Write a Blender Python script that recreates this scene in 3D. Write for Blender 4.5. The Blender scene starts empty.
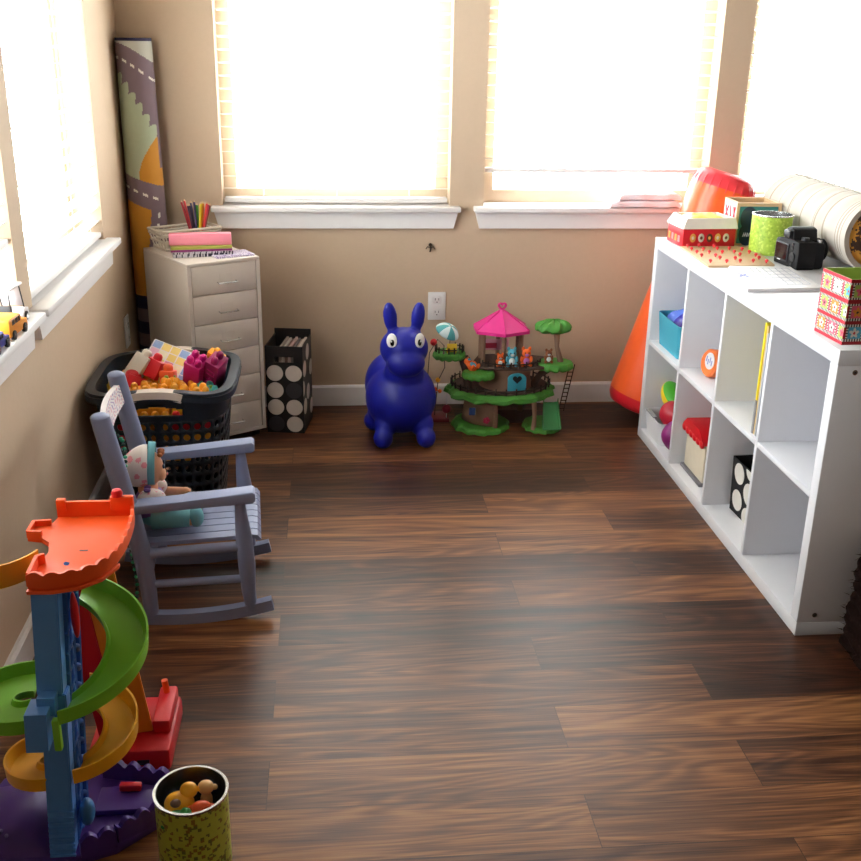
import bpy, bmesh, math, random
from mathutils import Vector, Matrix
from math import sin, cos, pi, radians as rad
random.seed(7)
scn = bpy.context.scene
COL = scn.collection

# ---------------------------------------------------------------- camera
cd = bpy.data.cameras.new('camera'); cam = bpy.data.objects.new('camera', cd); COL.objects.link(cam)
right = Vector((0.99569119, -0.09133956, 0.01600426))
down = Vector((-0.01725116, -0.35202816, -0.93583042))
fwd = Vector((0.09111229, 0.93152201, -0.35208705))
M = Matrix((right, -down, -fwd)).transposed().to_4x4()
M.translation = Vector((-1.186, -3.7276, 1.4425))
cam.matrix_world = M
cd.sensor_width = 36; cd.lens = 1046.752 / 861 * 36
cd.shift_x = (430.5 - 428.07) / 861; cd.shift_y = -(430.5 - 429.88) / 861
cd.clip_start = 0.05
scn.camera = cam

# ---------------------------------------------------------------- world and exposure
SKY = 18.0
w = bpy.data.worlds.new('world'); scn.world = w; w.use_nodes = True
bg = w.node_tree.nodes['Background']
bg.inputs['Color'].default_value = (0.92, 0.965, 1.0, 1); bg.inputs['Strength'].default_value = SKY
vs = scn.view_settings
vs.view_transform = 'Standard'; vs.look = 'None'; vs.gamma = 1; vs.use_curve_mapping = False
vs.exposure = 0.38

BY = 0.407          # back wall face
LX = -1.94          # left wall face
RX, FY, CZ = 3.0, -8.0, 2.6
WT = 0.16
ZS, ZH = 0.80, 2.15  # window opening
ZL = 0.765           # left windows sit slightly lower
BW = [(-1.592, -0.712), (-0.578, 0.32), (0.44, 1.36)]      # back wall windows
LW = [(-1.045, -0.122), (-2.06, -1.15)]                    # left wall windows

def portal(name, loc, rot, sx, sy):
    l = bpy.data.lights.new(name, 'AREA'); l.shape = 'RECTANGLE'; l.size = sx; l.size_y = sy
    l.cycles.is_portal = True
    o = bpy.data.objects.new(name, l); o.location = loc; o.rotation_euler = rot; COL.objects.link(o)
for a, b in BW: portal('daylight_portal', ((a+b)/2, BY+WT+0.02, (ZS+ZH)/2), (rad(-90), 0, 0), b-a, ZH-ZS)
for a, b in LW: portal('daylight_portal', (LX-WT-0.02, (a+b)/2, (ZS+ZH)/2), (0, rad(-90), 0), ZH-ZS, b-a)

# ---------------------------------------------------------------- materials
def lin(h):
    if isinstance(h, str):
        c = [int(h[i:i+2], 16)/255 for i in (0, 2, 4)]
    else: c = [v/255 for v in h]
    return tuple(((v+0.055)/1.055)**2.4 if v > 0.04045 else v/12.92 for v in c) + (1,)
MATS = {}
def mat(name, col, rough=0.5, metal=0, var=0.06, scale=40, bump=0.0, spec=0.5, trans=0, coat=0, sss=0, aniso=None):
    if name in MATS: return MATS[name]
    m = bpy.data.materials.new(name); m.use_nodes = True; nt = m.node_tree; p = nt.nodes['Principled BSDF']
    c = lin(col)
    tc = nt.nodes.new('ShaderNodeTexCoord'); nz = nt.nodes.new('ShaderNodeTexNoise')
    nz.inputs['Scale'].default_value = scale; nz.inputs['Detail'].default_value = 4
    if aniso:
        mp = nt.nodes.new('ShaderNodeMapping'); mp.inputs['Scale'].default_value = aniso
        nt.links.new(tc.outputs['Object'], mp.inputs['Vector']); nt.links.new(mp.outputs['Vector'], nz.inputs['Vector'])
    else: nt.links.new(tc.outputs['Object'], nz.inputs['Vector'])
    mx = nt.nodes.new('ShaderNodeMix'); mx.data_type = 'RGBA'
    mx.inputs['A'].default_value = tuple(v*(1-var) for v in c[:3]) + (1,)
    mx.inputs['B'].default_value = tuple(min(1, v*(1+var)) for v in c[:3]) + (1,)
    nt.links.new(nz.outputs['Fac'], mx.inputs['Factor']); nt.links.new(mx.outputs['Result'], p.inputs['Base Color'])
    p.inputs['Roughness'].default_value = rough; p.inputs['Metallic'].default_value = metal
    p.inputs['Specular IOR Level'].default_value = spec
    if coat: p.inputs['Coat Weight'].default_value = coat
    if sss:
        p.inputs['Subsurface Weight'].default_value = sss; p.inputs['Subsurface Radius'].default_value = (0.02, 0.01, 0.006)
    if trans: p.inputs['Transmission Weight'].default_value = trans
    if bump:
        bp = nt.nodes.new('ShaderNodeBump'); bp.inputs['Strength'].default_value = bump; bp.inputs['Distance'].default_value = 0.002
        nt.links.new(nz.outputs['Fac'], bp.inputs['Height']); nt.links.new(bp.outputs['Normal'], p.inputs['Normal'])
    MATS[name] = m; return m

def floor_mat():
    m = bpy.data.materials.new('wood_plank_floor'); m.use_nodes = True; nt = m.node_tree; N = nt.nodes; L = nt.links
    p = N['Principled BSDF']; tc = N.new('ShaderNodeTexCoord')
    mp = N.new('ShaderNodeMapping'); mp.inputs['Location'].default_value = (0.31, 0.08+1.5, 0)
    L.new(tc.outputs['Object'], mp.inputs['Vector'])
    br = N.new('ShaderNodeTexBrick'); br.offset = 0.37; br.offset_frequency = 2; br.squash = 1
    br.inputs['Color1'].default_value = (0, 0, 0, 1); br.inputs['Color2'].default_value = (1, 1, 1, 1)
    br.inputs['Mortar'].default_value = (0.5, 0.5, 0.5, 1)
    br.inputs['Scale'].default_value = 1; br.inputs['Mortar Size'].default_value = 0.0009; br.inputs['Mortar Smooth'].default_value = 0.3
    br.inputs['Brick Width'].default_value = 1.02; br.inputs['Row Height'].default_value = 0.15
    L.new(mp.outputs['Vector'], br.inputs['Vector'])
    # grain, offset per plank
    sc = N.new('ShaderNodeVectorMath'); sc.operation = 'SCALE'; sc.inputs['Scale'].default_value = 37
    L.new(br.outputs['Color'], sc.inputs[0])
    ad = N.new('ShaderNodeVectorMath'); L.new(tc.outputs['Object'], ad.inputs[0]); L.new(sc.outputs[0], ad.inputs[1])
    def noise(scale, det, dist, loc):
        q = N.new('ShaderNodeMapping'); q.inputs['Scale'].default_value = scale; q.inputs['Location'].default_value = loc
        L.new(ad.outputs[0], q.inputs['Vector']); n = N.new('ShaderNodeTexNoise')
        n.inputs['Scale'].default_value = 1; n.inputs['Detail'].default_value = det; n.inputs['Distortion'].default_value = dist
        L.new(q.outputs['Vector'], n.inputs['Vector']); return n
    n1 = noise((0.9, 34, 1), 8, 0.35, (0, 0, 0)); n2 = noise((6, 260, 1), 3, 0.3, (5, 1, 0)); n3 = noise((0.9, 7, 1), 2, 0.5, (9, 2, 0))
    def math2(op, a, b, clamp=False):
        k = N.new('ShaderNodeMath'); k.operation = op; k.use_clamp = clamp
        for i, v in enumerate((a, b)):
            if hasattr(v, 'is_linked') or hasattr(v, 'links'): L.new(v, k.inputs[i])
            else: k.inputs[i].default_value = v
        return k.outputs[0]
    # cathedral rings from n3
    rg = math2('SINE', math2('MULTIPLY', n3.outputs['Fac'], 90), 0)
    v = math2('ADD', math2('MULTIPLY', n1.outputs['Fac'], 0.62), math2('MULTIPLY', n2.outputs['Fac'], 0.55))
    v = math2('ADD', v, math2('MULTIPLY', rg, 0.07))
    v = math2('ADD', v, math2('MULTIPLY', br.outputs['Color'], 0.40))
    v = math2('SUBTRACT', v, 0.30)
    cr = N.new('ShaderNodeValToRGB'); L.new(v, cr.inputs['Fac'])
    e = cr.color_ramp.elements
    e[0].position = 0.18; e[0].color = lin('24140c'); e[1].position = 0.85; e[1].color = lin('a06c42')
    x = e.new(0.42); x.color = lin('48291a'); x = e.new(0.62); x.color = lin('71472c')
    mx = N.new('ShaderNodeMix'); mx.data_type = 'RGBA'; mx.inputs['B'].default_value = lin('1c110d')
    L.new(math2('MULTIPLY', br.outputs['Fac'], 0.7), mx.inputs['Factor']); L.new(cr.outputs['Color'], mx.inputs['A']); L.new(mx.outputs['Result'], p.inputs['Base Color'])
    p.inputs['Roughness'].default_value = 0.38; p.inputs['Specular IOR Level'].default_value = 0.32
    bp = N.new('ShaderNodeBump'); bp.inputs['Strength'].default_value = 0.35; bp.inputs['Distance'].default_value = 0.001
    L.new(n2.outputs['Fac'], bp.inputs['Height']); L.new(bp.outputs['Normal'], p.inputs['Normal'])
    return m

def glass_mat():
    m = bpy.data.materials.new('window_glass'); m.use_nodes = True; nt = m.node_tree; N = nt.nodes
    N.remove(N['Principled BSDF']); t = N.new('ShaderNodeBsdfTransparent'); g = N.new('ShaderNodeBsdfGlossy'); g.inputs['Roughness'].default_value = 0.02
    f = N.new('ShaderNodeFresnel'); f.inputs['IOR'].default_value = 1.3; x = N.new('ShaderNodeMixShader')
    t.inputs['Color'].default_value = (0.97, 0.985, 0.98, 1)
    ge = N.new('ShaderNodeNewGeometry'); sb = N.new('ShaderNodeMath'); sb.operation = 'SUBTRACT'; sb.inputs[0].default_value = 1
    ml = N.new('ShaderNodeMath'); ml.operation = 'MULTIPLY'; nt.links.new(ge.outputs['Backfacing'], sb.inputs[1])
    nt.links.new(sb.outputs[0], ml.inputs[0]); nt.links.new(f.outputs[0], ml.inputs[1])
    nt.links.new(ml.outputs[0], x.inputs[0]); nt.links.new(t.outputs[0], x.inputs[1]); nt.links.new(g.outputs[0], x.inputs[2])
    nt.links.new(x.outputs[0], N['Material Output'].inputs['Surface']); return m

def slat_mat():
    m = bpy.data.materials.new('blind_slat'); m.use_nodes = True; nt = m.node_tree; N = nt.nodes
    N.remove(N['Principled BSDF']); d = N.new('ShaderNodeBsdfDiffuse'); t = N.new('ShaderNodeBsdfTranslucent'); x = N.new('ShaderNodeMixShader')
    d.inputs['Color'].default_value = (0.9, 0.88, 0.84, 1); t.inputs['Color'].default_value = (0.9, 0.86, 0.78, 1); x.inputs[0].default_value = 0.25
    nt.links.new(d.outputs[0], x.inputs[1]); nt.links.new(t.outputs[0], x.inputs[2]); nt.links.new(x.outputs[0], N['Material Output'].inputs['Surface']); return m

WALL = mat('wall_paint', 'c8b199', 0.9, var=0.03, scale=60, bump=0.25, spec=0.2)
CEIL = mat('ceiling_paint', 'a8a094', 0.9, spec=0.2)
TRIM = mat('trim_paint', 'e9e6e6', 0.45, var=0.02)
FRAME = mat('window_frame_vinyl', 'cfb89c', 0.5)
SLAT = slat_mat(); GLASS = glass_mat(); FLOOR = floor_mat()
WHITE = mat('white_laminate', 'dedee4', 0.35, var=0.015)
def C(name, col, **k):
    k.setdefault('rough', 0.42); return mat(name, col, **k)
ORANGE = C('orange_plastic', 'f2591c'); GREEN = C('green_plastic', '80c834'); YELLOW = C('yellow_plastic', 'f8b024')
BLUE = C('blue_plastic', '5a96e2'); RED = C('red_plastic', 'd01420'); PURPLE = C('purple_plastic', '50308c'); BLACK = C('black_plastic', '16151a')
CHROME = mat('brushed_steel', 'c8c8c8', 0.25, metal=1); DARK = C('dark_grey', '2a2b2e')

# ---------------------------------------------------------------- mesh helpers
def NB(): return bmesh.new()
def TF(loc=(0, 0, 0), rz=0, rx=0, ry=0):
    return Matrix.Translation(loc) @ Matrix.Rotation(rz, 4, 'Z') @ Matrix.Rotation(ry, 4, 'Y') @ Matrix.Rotation(rx, 4, 'X')
def _add(bm, verts, faces, mi=0, T=None):
    vs = [bm.verts.new(T @ Vector(v) if T else Vector(v)) for v in verts]
    out = []
    for f in faces:
        try:
            q = bm.faces.new([vs[i] for i in f]); q.material_index = mi; out.append(q)
        except ValueError: pass
    return vs, out
def box(bm, c, s, mi=0, T=None, bev=0, seg=2):
    x, y, z = c; a, b, d = s[0]/2, s[1]/2, s[2]/2
    if bev:
        t = bmesh.new(); _add(t, [(x-a, y-b, z-d), (x+a, y-b, z-d), (x+a, y+b, z-d), (x-a, y+b, z-d), (x-a, y-b, z+d), (x+a, y-b, z+d), (x+a, y+b, z+d), (x-a, y+b, z+d)],
             [(3, 2, 1, 0), (4, 5, 6, 7), (0, 1, 5, 4), (1, 2, 6, 5), (2, 3, 7, 6), (3, 0, 4, 7)])
        bmesh.ops.bevel(t, geom=list(t.edges), offset=bev, segments=seg, profile=0.5, affect='EDGES')
        t.verts.index_update()
        _add(bm, [v.co.copy() for v in t.verts], [[v.index for v in f.verts] for f in t.faces], mi, T); t.free(); return
    _add(bm, [(x-a, y-b, z-d), (x+a, y-b, z-d), (x+a, y+b, z-d), (x-a, y+b, z-d), (x-a, y-b, z+d), (x+a, y-b, z+d), (x+a, y+b, z+d), (x-a, y+b, z+d)],
         [(3, 2, 1, 0), (4, 5, 6, 7), (0, 1, 5, 4), (1, 2, 6, 5), (2, 3, 7, 6), (3, 0, 4, 7)], mi, T)
def bx(bm, x0, x1, y0, y1, z0, z1, mi=0, T=None, bev=0):
    box(bm, ((x0+x1)/2, (y0+y1)/2, (z0+z1)/2), (abs(x1-x0), abs(y1-y0), abs(z1-z0)), mi, T, bev)
def frame_of(d):
    d = Vector(d).normalized(); u = Vector((0, 0, 1)) if abs(d.z) < 0.95 else Vector((1, 0, 0))
    a = u.cross(d).normalized(); return a, d.cross(a).normalized()
def tube(bm, pts, r, seg=12, mi=0, T=None, closed=False, prof=None, caps=True):
    """sweep a circle (or a rect prof=(w,h), w sideways, h up) along pts"""
    pts = [Vector(p) for p in pts]; n = len(pts); rs = r if isinstance(r, (list, tuple)) else [r]*n
    vs = []; a0 = None
    for i, p in enumerate(pts):
        d = (pts[(i+1) % n]-pts[i-1]) if closed else (pts[min(i+1, n-1)]-pts[max(i-1, 0)])
        d.normalize()
        if prof: a, b = frame_of(d)
        else:
            if a0 is None: a, b = frame_of(d)
            else:
                a = (a0 - d*a0.dot(d))
                a = a.normalized() if a.length > 1e-5 else frame_of(d)[0]
                b = d.cross(a)
            a0 = a
        if prof:
            w_, h_ = prof[0]/2*rs[i], prof[1]/2*rs[i]
            for q, s in ((-1, -1), (1, -1), (1, 1), (-1, 1)): vs.append(p + a*w_*q + b*h_*s)
        else:
            for k in range(seg): vs.append(p + (a*cos(2*pi*k/seg) + b*sin(2*pi*k/seg))*rs[i])
    m = 4 if prof else seg; fs = []
    for i in range(n if closed else n-1):
        j = (i+1) % n
        for k in range(m): fs.append((i*m+k, i*m+(k+1) % m, j*m+(k+1) % m, j*m+k))
    if not closed and caps: fs += [tuple(range(m))[::-1], tuple((n-1)*m+k for k in range(m))]
    _add(bm, vs, fs, mi, T)
def cyl(bm, p0, p1, r0, r1=None, seg=20, mi=0, T=None): tube(bm, [p0, p1], [r0, r0 if r1 is None else r1], seg, mi, T)
def ball(bm, c, r, mi=0, T=None, u=20, v=12, rot=None):
    r = (r, r, r) if not isinstance(r, (tuple, list)) else r
    R = rot or Matrix.Identity(4); vs = [Vector((0, 0, 1))]
    for i in range(1, v):
        for k in range(u): vs.append(Vector((sin(pi*i/v)*cos(2*pi*k/u), sin(pi*i/v)*sin(2*pi*k/u), cos(pi*i/v))))
    vs.append(Vector((0, 0, -1))); fs = []
    for k in range(u): fs.append((0, 1+k, 1+(k+1) % u))
    for i in range(v-2):
        for k in range(u): fs.append((1+i*u+k, 1+(i+1)*u+k, 1+(i+1)*u+(k+1) % u, 1+i*u+(k+1) % u))
    b = 1+(v-2)*u
    for k in range(u): fs.append((b+k, len(vs)-1, b+(k+1) % u))
    vs = [Vector(c) + (R.to_3x3() @ Vector((p.x*r[0], p.y*r[1], p.z*r[2]))) for p in vs]
    _add(bm, vs, fs, mi, T)
def lathe(bm, prof, seg=32, mi=0, T=None, mis=None):
    """prof: list of (r,z); closed surface if ends at r=0"""
    vs = []; fs = []
    for r, z in prof:
        for k in range(seg): vs.append((r*cos(2*pi*k/seg), r*sin(2*pi*k/seg), z))
    V, _ = _add(bm, vs, [], mi, T)
    for i in range(len(prof)-1):
        for k in range(seg):
            try:
                f = bm.faces.new([V[i*seg+k], V[i*seg+(k+1) % seg], V[(i+1)*seg+(k+1) % seg], V[(i+1)*seg+k]])
                f.material_index = mis[i] if mis else mi
            except ValueError: pass
    bmesh.ops.remove_doubles(bm, verts=V, dist=1e-6)
def prism(bm, poly, z0, z1, mi=0, T=None, bev=0):
    n = len(poly)
    t = bmesh.new()
    _add(t, [(x, y, z0) for x, y in poly] + [(x, y, z1) for x, y in poly],
         [tuple(range(n))[::-1], tuple(range(n, 2*n))] + [(i, (i+1) % n, n+(i+1) % n, n+i) for i in range(n)], mi)
    if bev: bmesh.ops.bevel(t, geom=list(t.edges), offset=bev, segments=2, profile=0.5, affect='EDGES')
    t.verts.index_update()
    _add(bm, [v.co.copy() for v in t.verts], [[v.index for v in f.verts] for f in t.faces], mi, T); t.free()
def grid(bm, fn, nu, nv, mif=None, T=None, closeu=False):
    vs = [fn(i/nu, j/nv) for j in range(nv+1) for i in range(nu + (0 if closeu else 1))]
    V, _ = _add(bm, vs, [], 0, T); W = nu if closeu else nu+1
    for j in range(nv):
        for i in range(nu):
            i2 = (i+1) % W if closeu else i+1
            try:
                f = bm.faces.new([V[j*W+i], V[j*W+i2], V[(j+1)*W+i2], V[(j+1)*W+i]])
                if mif: f.material_index = mif((i+0.5)/nu, (j+0.5)/nv)
            except ValueError: pass
def XZ(): return Matrix.Rotation(pi/2, 4, 'X')     # prism drawn in x,z and extruded along -y
def YZ(): return Matrix(((0, 0, 1, 0), (1, 0, 0, 0), (0, 1, 0, 0), (0, 0, 0, 1)))  # poly (y,z) extruded along x

def link(name, bm, mats, parent=None, w=False, smooth=True, angle=35, fix=True):
    if w and parent:
        Mx = parent.matrix_basis.copy(); q = parent.parent
        while q: Mx = q.matrix_basis @ Mx; q = q.parent
        bm.transform(Mx.inverted())
    if fix: bmesh.ops.recalc_face_normals(bm, faces=bm.faces)
    me = bpy.data.meshes.new(name); bm.to_mesh(me); bm.free()
    for m in (mats if isinstance(mats, (list, tuple)) else [mats]): me.materials.append(m)
    if smooth:
        me.shade_smooth(); me.set_sharp_from_angle(angle=rad(angle))
    o = bpy.data.objects.new(name, me); COL.objects.link(o)
    if parent: o.parent = parent
    return o
def tag(o, label, cat, group=None):
    o['label'] = label; o['category'] = cat
    if group: o['group'] = group
    return o
def thing(name, label, cat, loc=(0, 0, 0), rz=0, group=None):
    o = bpy.data.objects.new(name, None); COL.objects.link(o); o.empty_display_size = 0.05
    o.location = loc; o.rotation_euler = (0, 0, rz); return tag(o, label, cat, group)
def solo(name, bm, mats, label, cat, loc=(0, 0, 0), rot=(0, 0, 0), group=None, **k):
    o = link(name, bm, mats, **k); o.location = loc; o.rotation_euler = rot; return tag(o, label, cat, group)
def solow(name, bm, mats, label, cat, base, group=None, **k):
    bm.transform(Matrix.Translation(-Vector(base))); o = link(name, bm, mats, **k); o.location = base; return tag(o, label, cat, group)
def struct(name, bm, mats, parent=None, **k):
    o = link(name, bm, mats, parent, **k)
    if not parent: o['kind'] = 'structure'
    return o
def remesh(o, vox, smooth=4):
    m = o.modifiers.new('fuse', 'REMESH'); m.mode = 'VOXEL'; m.voxel_size = vox; m.use_smooth_shade = True
    s = o.modifiers.new('soften', 'SMOOTH'); s.iterations = smooth; s.factor = 0.6

# ================================================================ ROOM
b = NB(); bx(b, LX-WT, RX+WT, FY-WT, BY+WT, -0.1, 0); struct('floor', b, FLOOR, smooth=False)
b = NB(); bx(b, LX-WT, RX+WT, FY-WT, BY+WT, CZ, CZ+0.1); struct('ceiling', b, CEIL, smooth=False)
def wall_holes(holes, lo, hi, put, zs=ZS):
    b = NB(); x = lo
    for a, c in sorted(holes):
        put(b, x, a, 0, CZ); put(b, a, c, 0, zs); put(b, a, c, ZH, CZ); x = c
    put(b, x, hi, 0, CZ); return b
b = wall_holes(BW, LX-WT, RX+WT, lambda b, p, q, z0, z1: bx(b, p, q, BY, BY+WT, z0, z1)); struct('wall_back', b, WALL, smooth=False)
b = wall_holes(LW, FY, BY, lambda b, p, q, z0, z1: bx(b, LX-WT, LX, p, q, z0, z1), ZL); struct('wall_left', b, WALL, smooth=False)
b = NB(); bx(b, RX, RX+WT, FY, BY, 0, CZ); struct('wall_right', b, WALL, smooth=False)
b = NB(); bx(b, LX-WT, RX+WT, FY-WT, FY, 0, CZ); struct('wall_front', b, WALL, smooth=False)
def base_profile(): return [(0, 0), (0.015, 0), (0.015, 0.078), (0.008, 0.086), (0, 0.086)]
b = NB(); prism(b, [(BY-y, z) for y, z in base_profile()], LX, RX, T=YZ()); struct('baseboard_back', b, TRIM)
b = NB(); prism(b, [(LX+x, z) for x, z in base_profile()], 0, -FY+BY-0.015, T=Matrix.Translation((0, BY-0.015, 0)) @ XZ()); struct('baseboard_left', b, TRIM)

def window(n, a, c, side, ZS=ZS):
    """frame, glass, sill (stool + tapered apron); built in (u along wall, v depth outwards, z)"""
    T = Matrix.Translation((0, BY, 0)) if side == 'back' else Matrix(((0, -1, 0, LX), (1, 0, 0, 0), (0, 0, 1, 0), (0, 0, 0, 1)))
    b = NB(); f = 0.05
    for p in ((a, a+f, ZS+0.02+f, ZH-f), (c-f, c, ZS+0.02+f, ZH-f), (a, c, ZS+0.02, ZS+0.02+f), (a, c, ZH-f, ZH)):
        bx(b, p[0], p[1], 0.095, 0.155, p[2], p[3], T=T)
    fr = struct('window_%d' % n, b, FRAME, smooth=False)
    g = NB(); bx(g, a+f, c-f, 0.122, 0.127, ZS+0.02+f, ZH-f, T=T); link('glass', g, GLASS, fr, smooth=False)
    b = NB(); bx(b, a-0.04, c+0.04, -0.05, 0, ZS, ZS+0.02, T=T, bev=0.004); bx(b, a, c, -0.002, 0.12, ZS, ZS+0.02, T=T)
    h = 0.066
    P = T @ Matrix.Rotation(pi/2, 4, 'X')
    prism(b, [(a-0.033, ZS), (c+0.033, ZS), (c+0.015, ZS-h), (a-0.015, ZS-h)], 0.0, 0.02, T=P)
    s = struct('trim_%d' % n, b, TRIM)
for i, (a, c) in enumerate(BW): window(i+1, a, c, 'back')
for i, (a, c) in enumerate(LW): window(i+4, a, c, 'left', ZL)

def blind(a, c, side, zb, label):
    T = Matrix.Translation((0, BY, 0)) if side == 'back' else Matrix(((0, -1, 0, LX), (1, 0, 0, 0), (0, 0, 1, 0), (0, 0, 0, 1)))
    mid = T @ Vector(((a+c)/2, 0.05, zb))
    t = thing('window_blind', label, 'blind', mid, 0, 'white slatted blinds')
    a += 0.006; c -= 0.006; v = 0.052 if side == 'back' else 0.032
    b = NB(); z = zb+0.05; L = []
    while z < ZH-0.06: L.append(z); z += 0.046
    for z in L: box(b, (0, 0, 0), (c-a, 0.05, 0.0028), T=T @ TF(((a+c)/2, v, z), rx=rad(-7)))
    link('slats', b, SLAT, t, w=True, smooth=False)
    b = NB(); bx(b, a, c, v-0.026, v+0.026, zb, zb+0.016, T=T, bev=0.003); link('bottom_rail', b, TRIM, t, w=True)
    b = NB(); bx(b, a, c, v-0.028, v+0.028, ZH-0.055, ZH-0.002, T=T); link('headrail', b, TRIM, t, w=True)
    for u in (a+0.15, (a+c)/2, c-0.15):
        b = NB()
        for dv in (-0.0255, 0.0255): bx(b, u-0.001, u+0.001, v+dv-0.0005, v+dv+0.0005, zb+0.02, ZH-0.05, T=T)
        link('ladder_cord', b, TRIM, t, w=True, smooth=False)
blind(*BW[0], 'back', 0.828, 'white slatted blind lowered to the sill of the left back window')
blind(*BW[1], 'back', 0.945, 'white slatted blind stopping above the white blanket in the middle back window')
blind(*BW[2], 'back', 0.84, 'white slatted blind in the rightmost back window behind the rolled rug')
blind(*LW[0], 'left', 0.795, 'white slatted blind in the left wall window nearest the corner')
blind(*LW[1], 'left', 0.96, 'white slatted blind in the left wall window above the toy vehicles')

def outlet(T, label):
    t = thing('power_outlet', label, 'outlet', T.translation)
    b = NB(); box(b, (0, 0, 0), (0.072, 0.006, 0.115), T=T, bev=0.002); link('cover_plate', b, TRIM, t, w=True)
    for dz in (-0.026, 0.026):
        b = NB(); box(b, (0, -0.004, dz), (0.034, 0.004, 0.028), T=T, bev=0.004)
        for dx in (-0.007, 0.007): box(b, (dx, -0.0062, dz+0.003), (0.002, 0.001, 0.009), 1, T)
        box(b, (0, -0.0062, dz-0.009), (0.004, 0.001, 0.004), 1, T)
        link('socket', b, [TRIM, DARK], t, w=True)
outlet(TF((-0.755, BY-0.003, 0.418)), 'white double power outlet on the back wall behind the blue pony')
outlet(TF((LX+0.003, 0.12, 0.40), rz=rad(90)), 'white power outlet low on the left wall beside the rolled play rug')
b = NB(); tube(b, [(0, 0, -0.015), (0.002, -0.012, 0), (0, 0, 0.016)], 0.0035, 8)
for k in (-1, 1): tube(b, [(0, -0.003, 0), (0.012*k, -0.01, 0.006), (0.017*k, -0.004, -0.004)], 0.002, 6)
ball(b, (0, -0.004, 0.012), 0.007)
solo('wall_hook', b, C('dark_bronze', '3a2a22', metal=0.6), 'small dark hook on the back wall beneath the gap between the windows', 'hook', (-0.786, BY-0.003, 0.655))

# ================================================================ SHELF UNIT
KL, KD, KH = 1.47, 0.39, 0.77
t = thing('cube_shelf', 'long low white cube shelf with eight open compartments on the floor', 'shelf', (0, 0, 0))
def kb(n, *a, **k):
    b = NB(); bx(b, *a, bev=0.0012, **k); return link(n, b, WHITE, t)
kb('top_panel', 0, KD, -KL, 0, KH-0.038, KH)
kb('bottom_panel', 0, KD, -KL, 0, 0, 0.038)
for y0, y1 in ((-KL, -KL+0.038), (-0.038, 0)):
    sp = kb('side_panel', 0, KD, y0, y1, 0.0382, KH-0.0382)
    if y0 == -KL:
        for x in (0.045, KD-0.045):
            for z in (0.06, KH-0.055):
                b = NB(); cyl(b, (x, -KL-0.001, z), (x, -KL+0.002, z), 0.0065, seg=16); cyl(b, (x, -KL-0.0018, z), (x, -KL, z), 0.003, seg=6, mi=1)
                link('screw_cap', b, [CHROME, DARK], sp, w=True)
KY = [-0.038]
for i in range(1, 4): KY.append(-0.038 - i*(KL-0.076)/4)
KY.append(-KL+0.038)
for y in KY[1:4]: kb('divider', 0, KD, y-0.008, y+0.008, 0.0382, KH-0.0382)
for i in range(4): kb('middle_shelf', 0, KD, KY[i+1]+(0.0082 if i < 3 else 0.0002), KY[i]-(0.0082 if i else 0.0002), 0.377, 0.393)
ZU, ZB, ZT = 0.393, 0.038, KH
# second unit standing back to back with it (only its top edge can be seen under the rug)
t = thing('low_cabinet', 'white low cabinet back to back with the cube shelf under the cream rug', 'cabinet', (0.60, -0.72, 0))
b = NB(); bx(b, 0.395, 0.80, -KL, 0, 0.03, KH-0.002, bev=0.002); link('body', b, WHITE, t, w=True)
b = NB(); bx(b, 0.41, 0.785, -KL+0.02, -0.02, 0, 0.0298); link('plinth', b, WHITE, t, w=True)
for y in (-1.1, -0.37):
    b = NB(); bx(b, 0.8002, 0.815, y-0.35, y+0.35, 0.05, KH-0.03, bev=0.002); d = link('door', b, WHITE, t, w=True)
    b = NB(); ball(b, (0.828, y+0.3, 0.5), 0.012); cyl(b, (0.8155, y+0.3, 0.5), (0.826, y+0.3, 0.5), 0.005); link('knob', b, CHROME, d, w=True)

# ---- items in the compartments
TEAL = C('teal_weave', '3f9fb8', rough=0.6, bump=0.6, scale=220)
def tub(bm, c, wx, wy, h, th=0.004, taper=0.86, r=0.02, mi=0, T=None, n=6):
    """open rounded-rectangular tub"""
    def ring(sx, sy, z):
        out = []
        for qx, qy, a0 in ((1, 1, 0), (-1, 1, pi/2), (-1, -1, pi), (1, -1, 3*pi/2)):
            for k in range(n+1):
                a = a0 + k*pi/2/n; out.append((c[0]+qx*(sx/2-r)+r*cos(a), c[1]+qy*(sy/2-r)+r*sin(a), c[2]+z))
        return out
    rings = [ring(wx*taper, wy*taper, 0), ring(wx, wy, h), ring(wx-2*th, wy-2*th, h), ring(wx*taper-2*th, wy*taper-2*th, th)]
    m = len(rings[0]); vs = sum(rings, []); fs = [tuple(range(m))[::-1]]
    for j in range(3):
        for k in range(m): fs.append((j*m+k, j*m+(k+1) % m, (j+1)*m+(k+1) % m, (j+1)*m+k))
    fs.append(tuple(3*m+k for k in range(m)))
    _add(bm, vs, fs, mi, T)
b = NB(); tub(b, (0.145, -0.185, ZU), 0.26, 0.25, 0.118, taper=0.93)
solow('storage_basket', b, TEAL, 'teal woven plastic basket in the top far compartment of the shelf', 'basket', (0.145, -0.185, ZU))
def crumple(bm, c, rx, ry, rz, amp, seed, n=36, mif=None):
    R = random.Random(seed); ph = [(R.uniform(2, 7), R.uniform(2, 7), R.uniform(0, 6), R.uniform(0, 6)) for _ in range(6)]
    def f(u, v):
        x, y = (u-0.5)*2, (v-0.5)*2; d = max(0, 1-max(abs(x), abs(y))**4)
        h = sum(sin(p[0]*x+p[2])*sin(p[1]*y+p[3]) for p in ph)/3
        return (c[0]+x*rx, c[1]+y*ry, c[2] + d*rz + amp*h*d)
    grid(bm, f, n, n, mif)
b = NB(); crumple(b, (0.145, -0.185, ZU+0.085), 0.108, 0.102, 0.058, 0.024, 3, mif=lambda u, v: 1 if v > 0.6 and u < 0.5 else 0)
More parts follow.
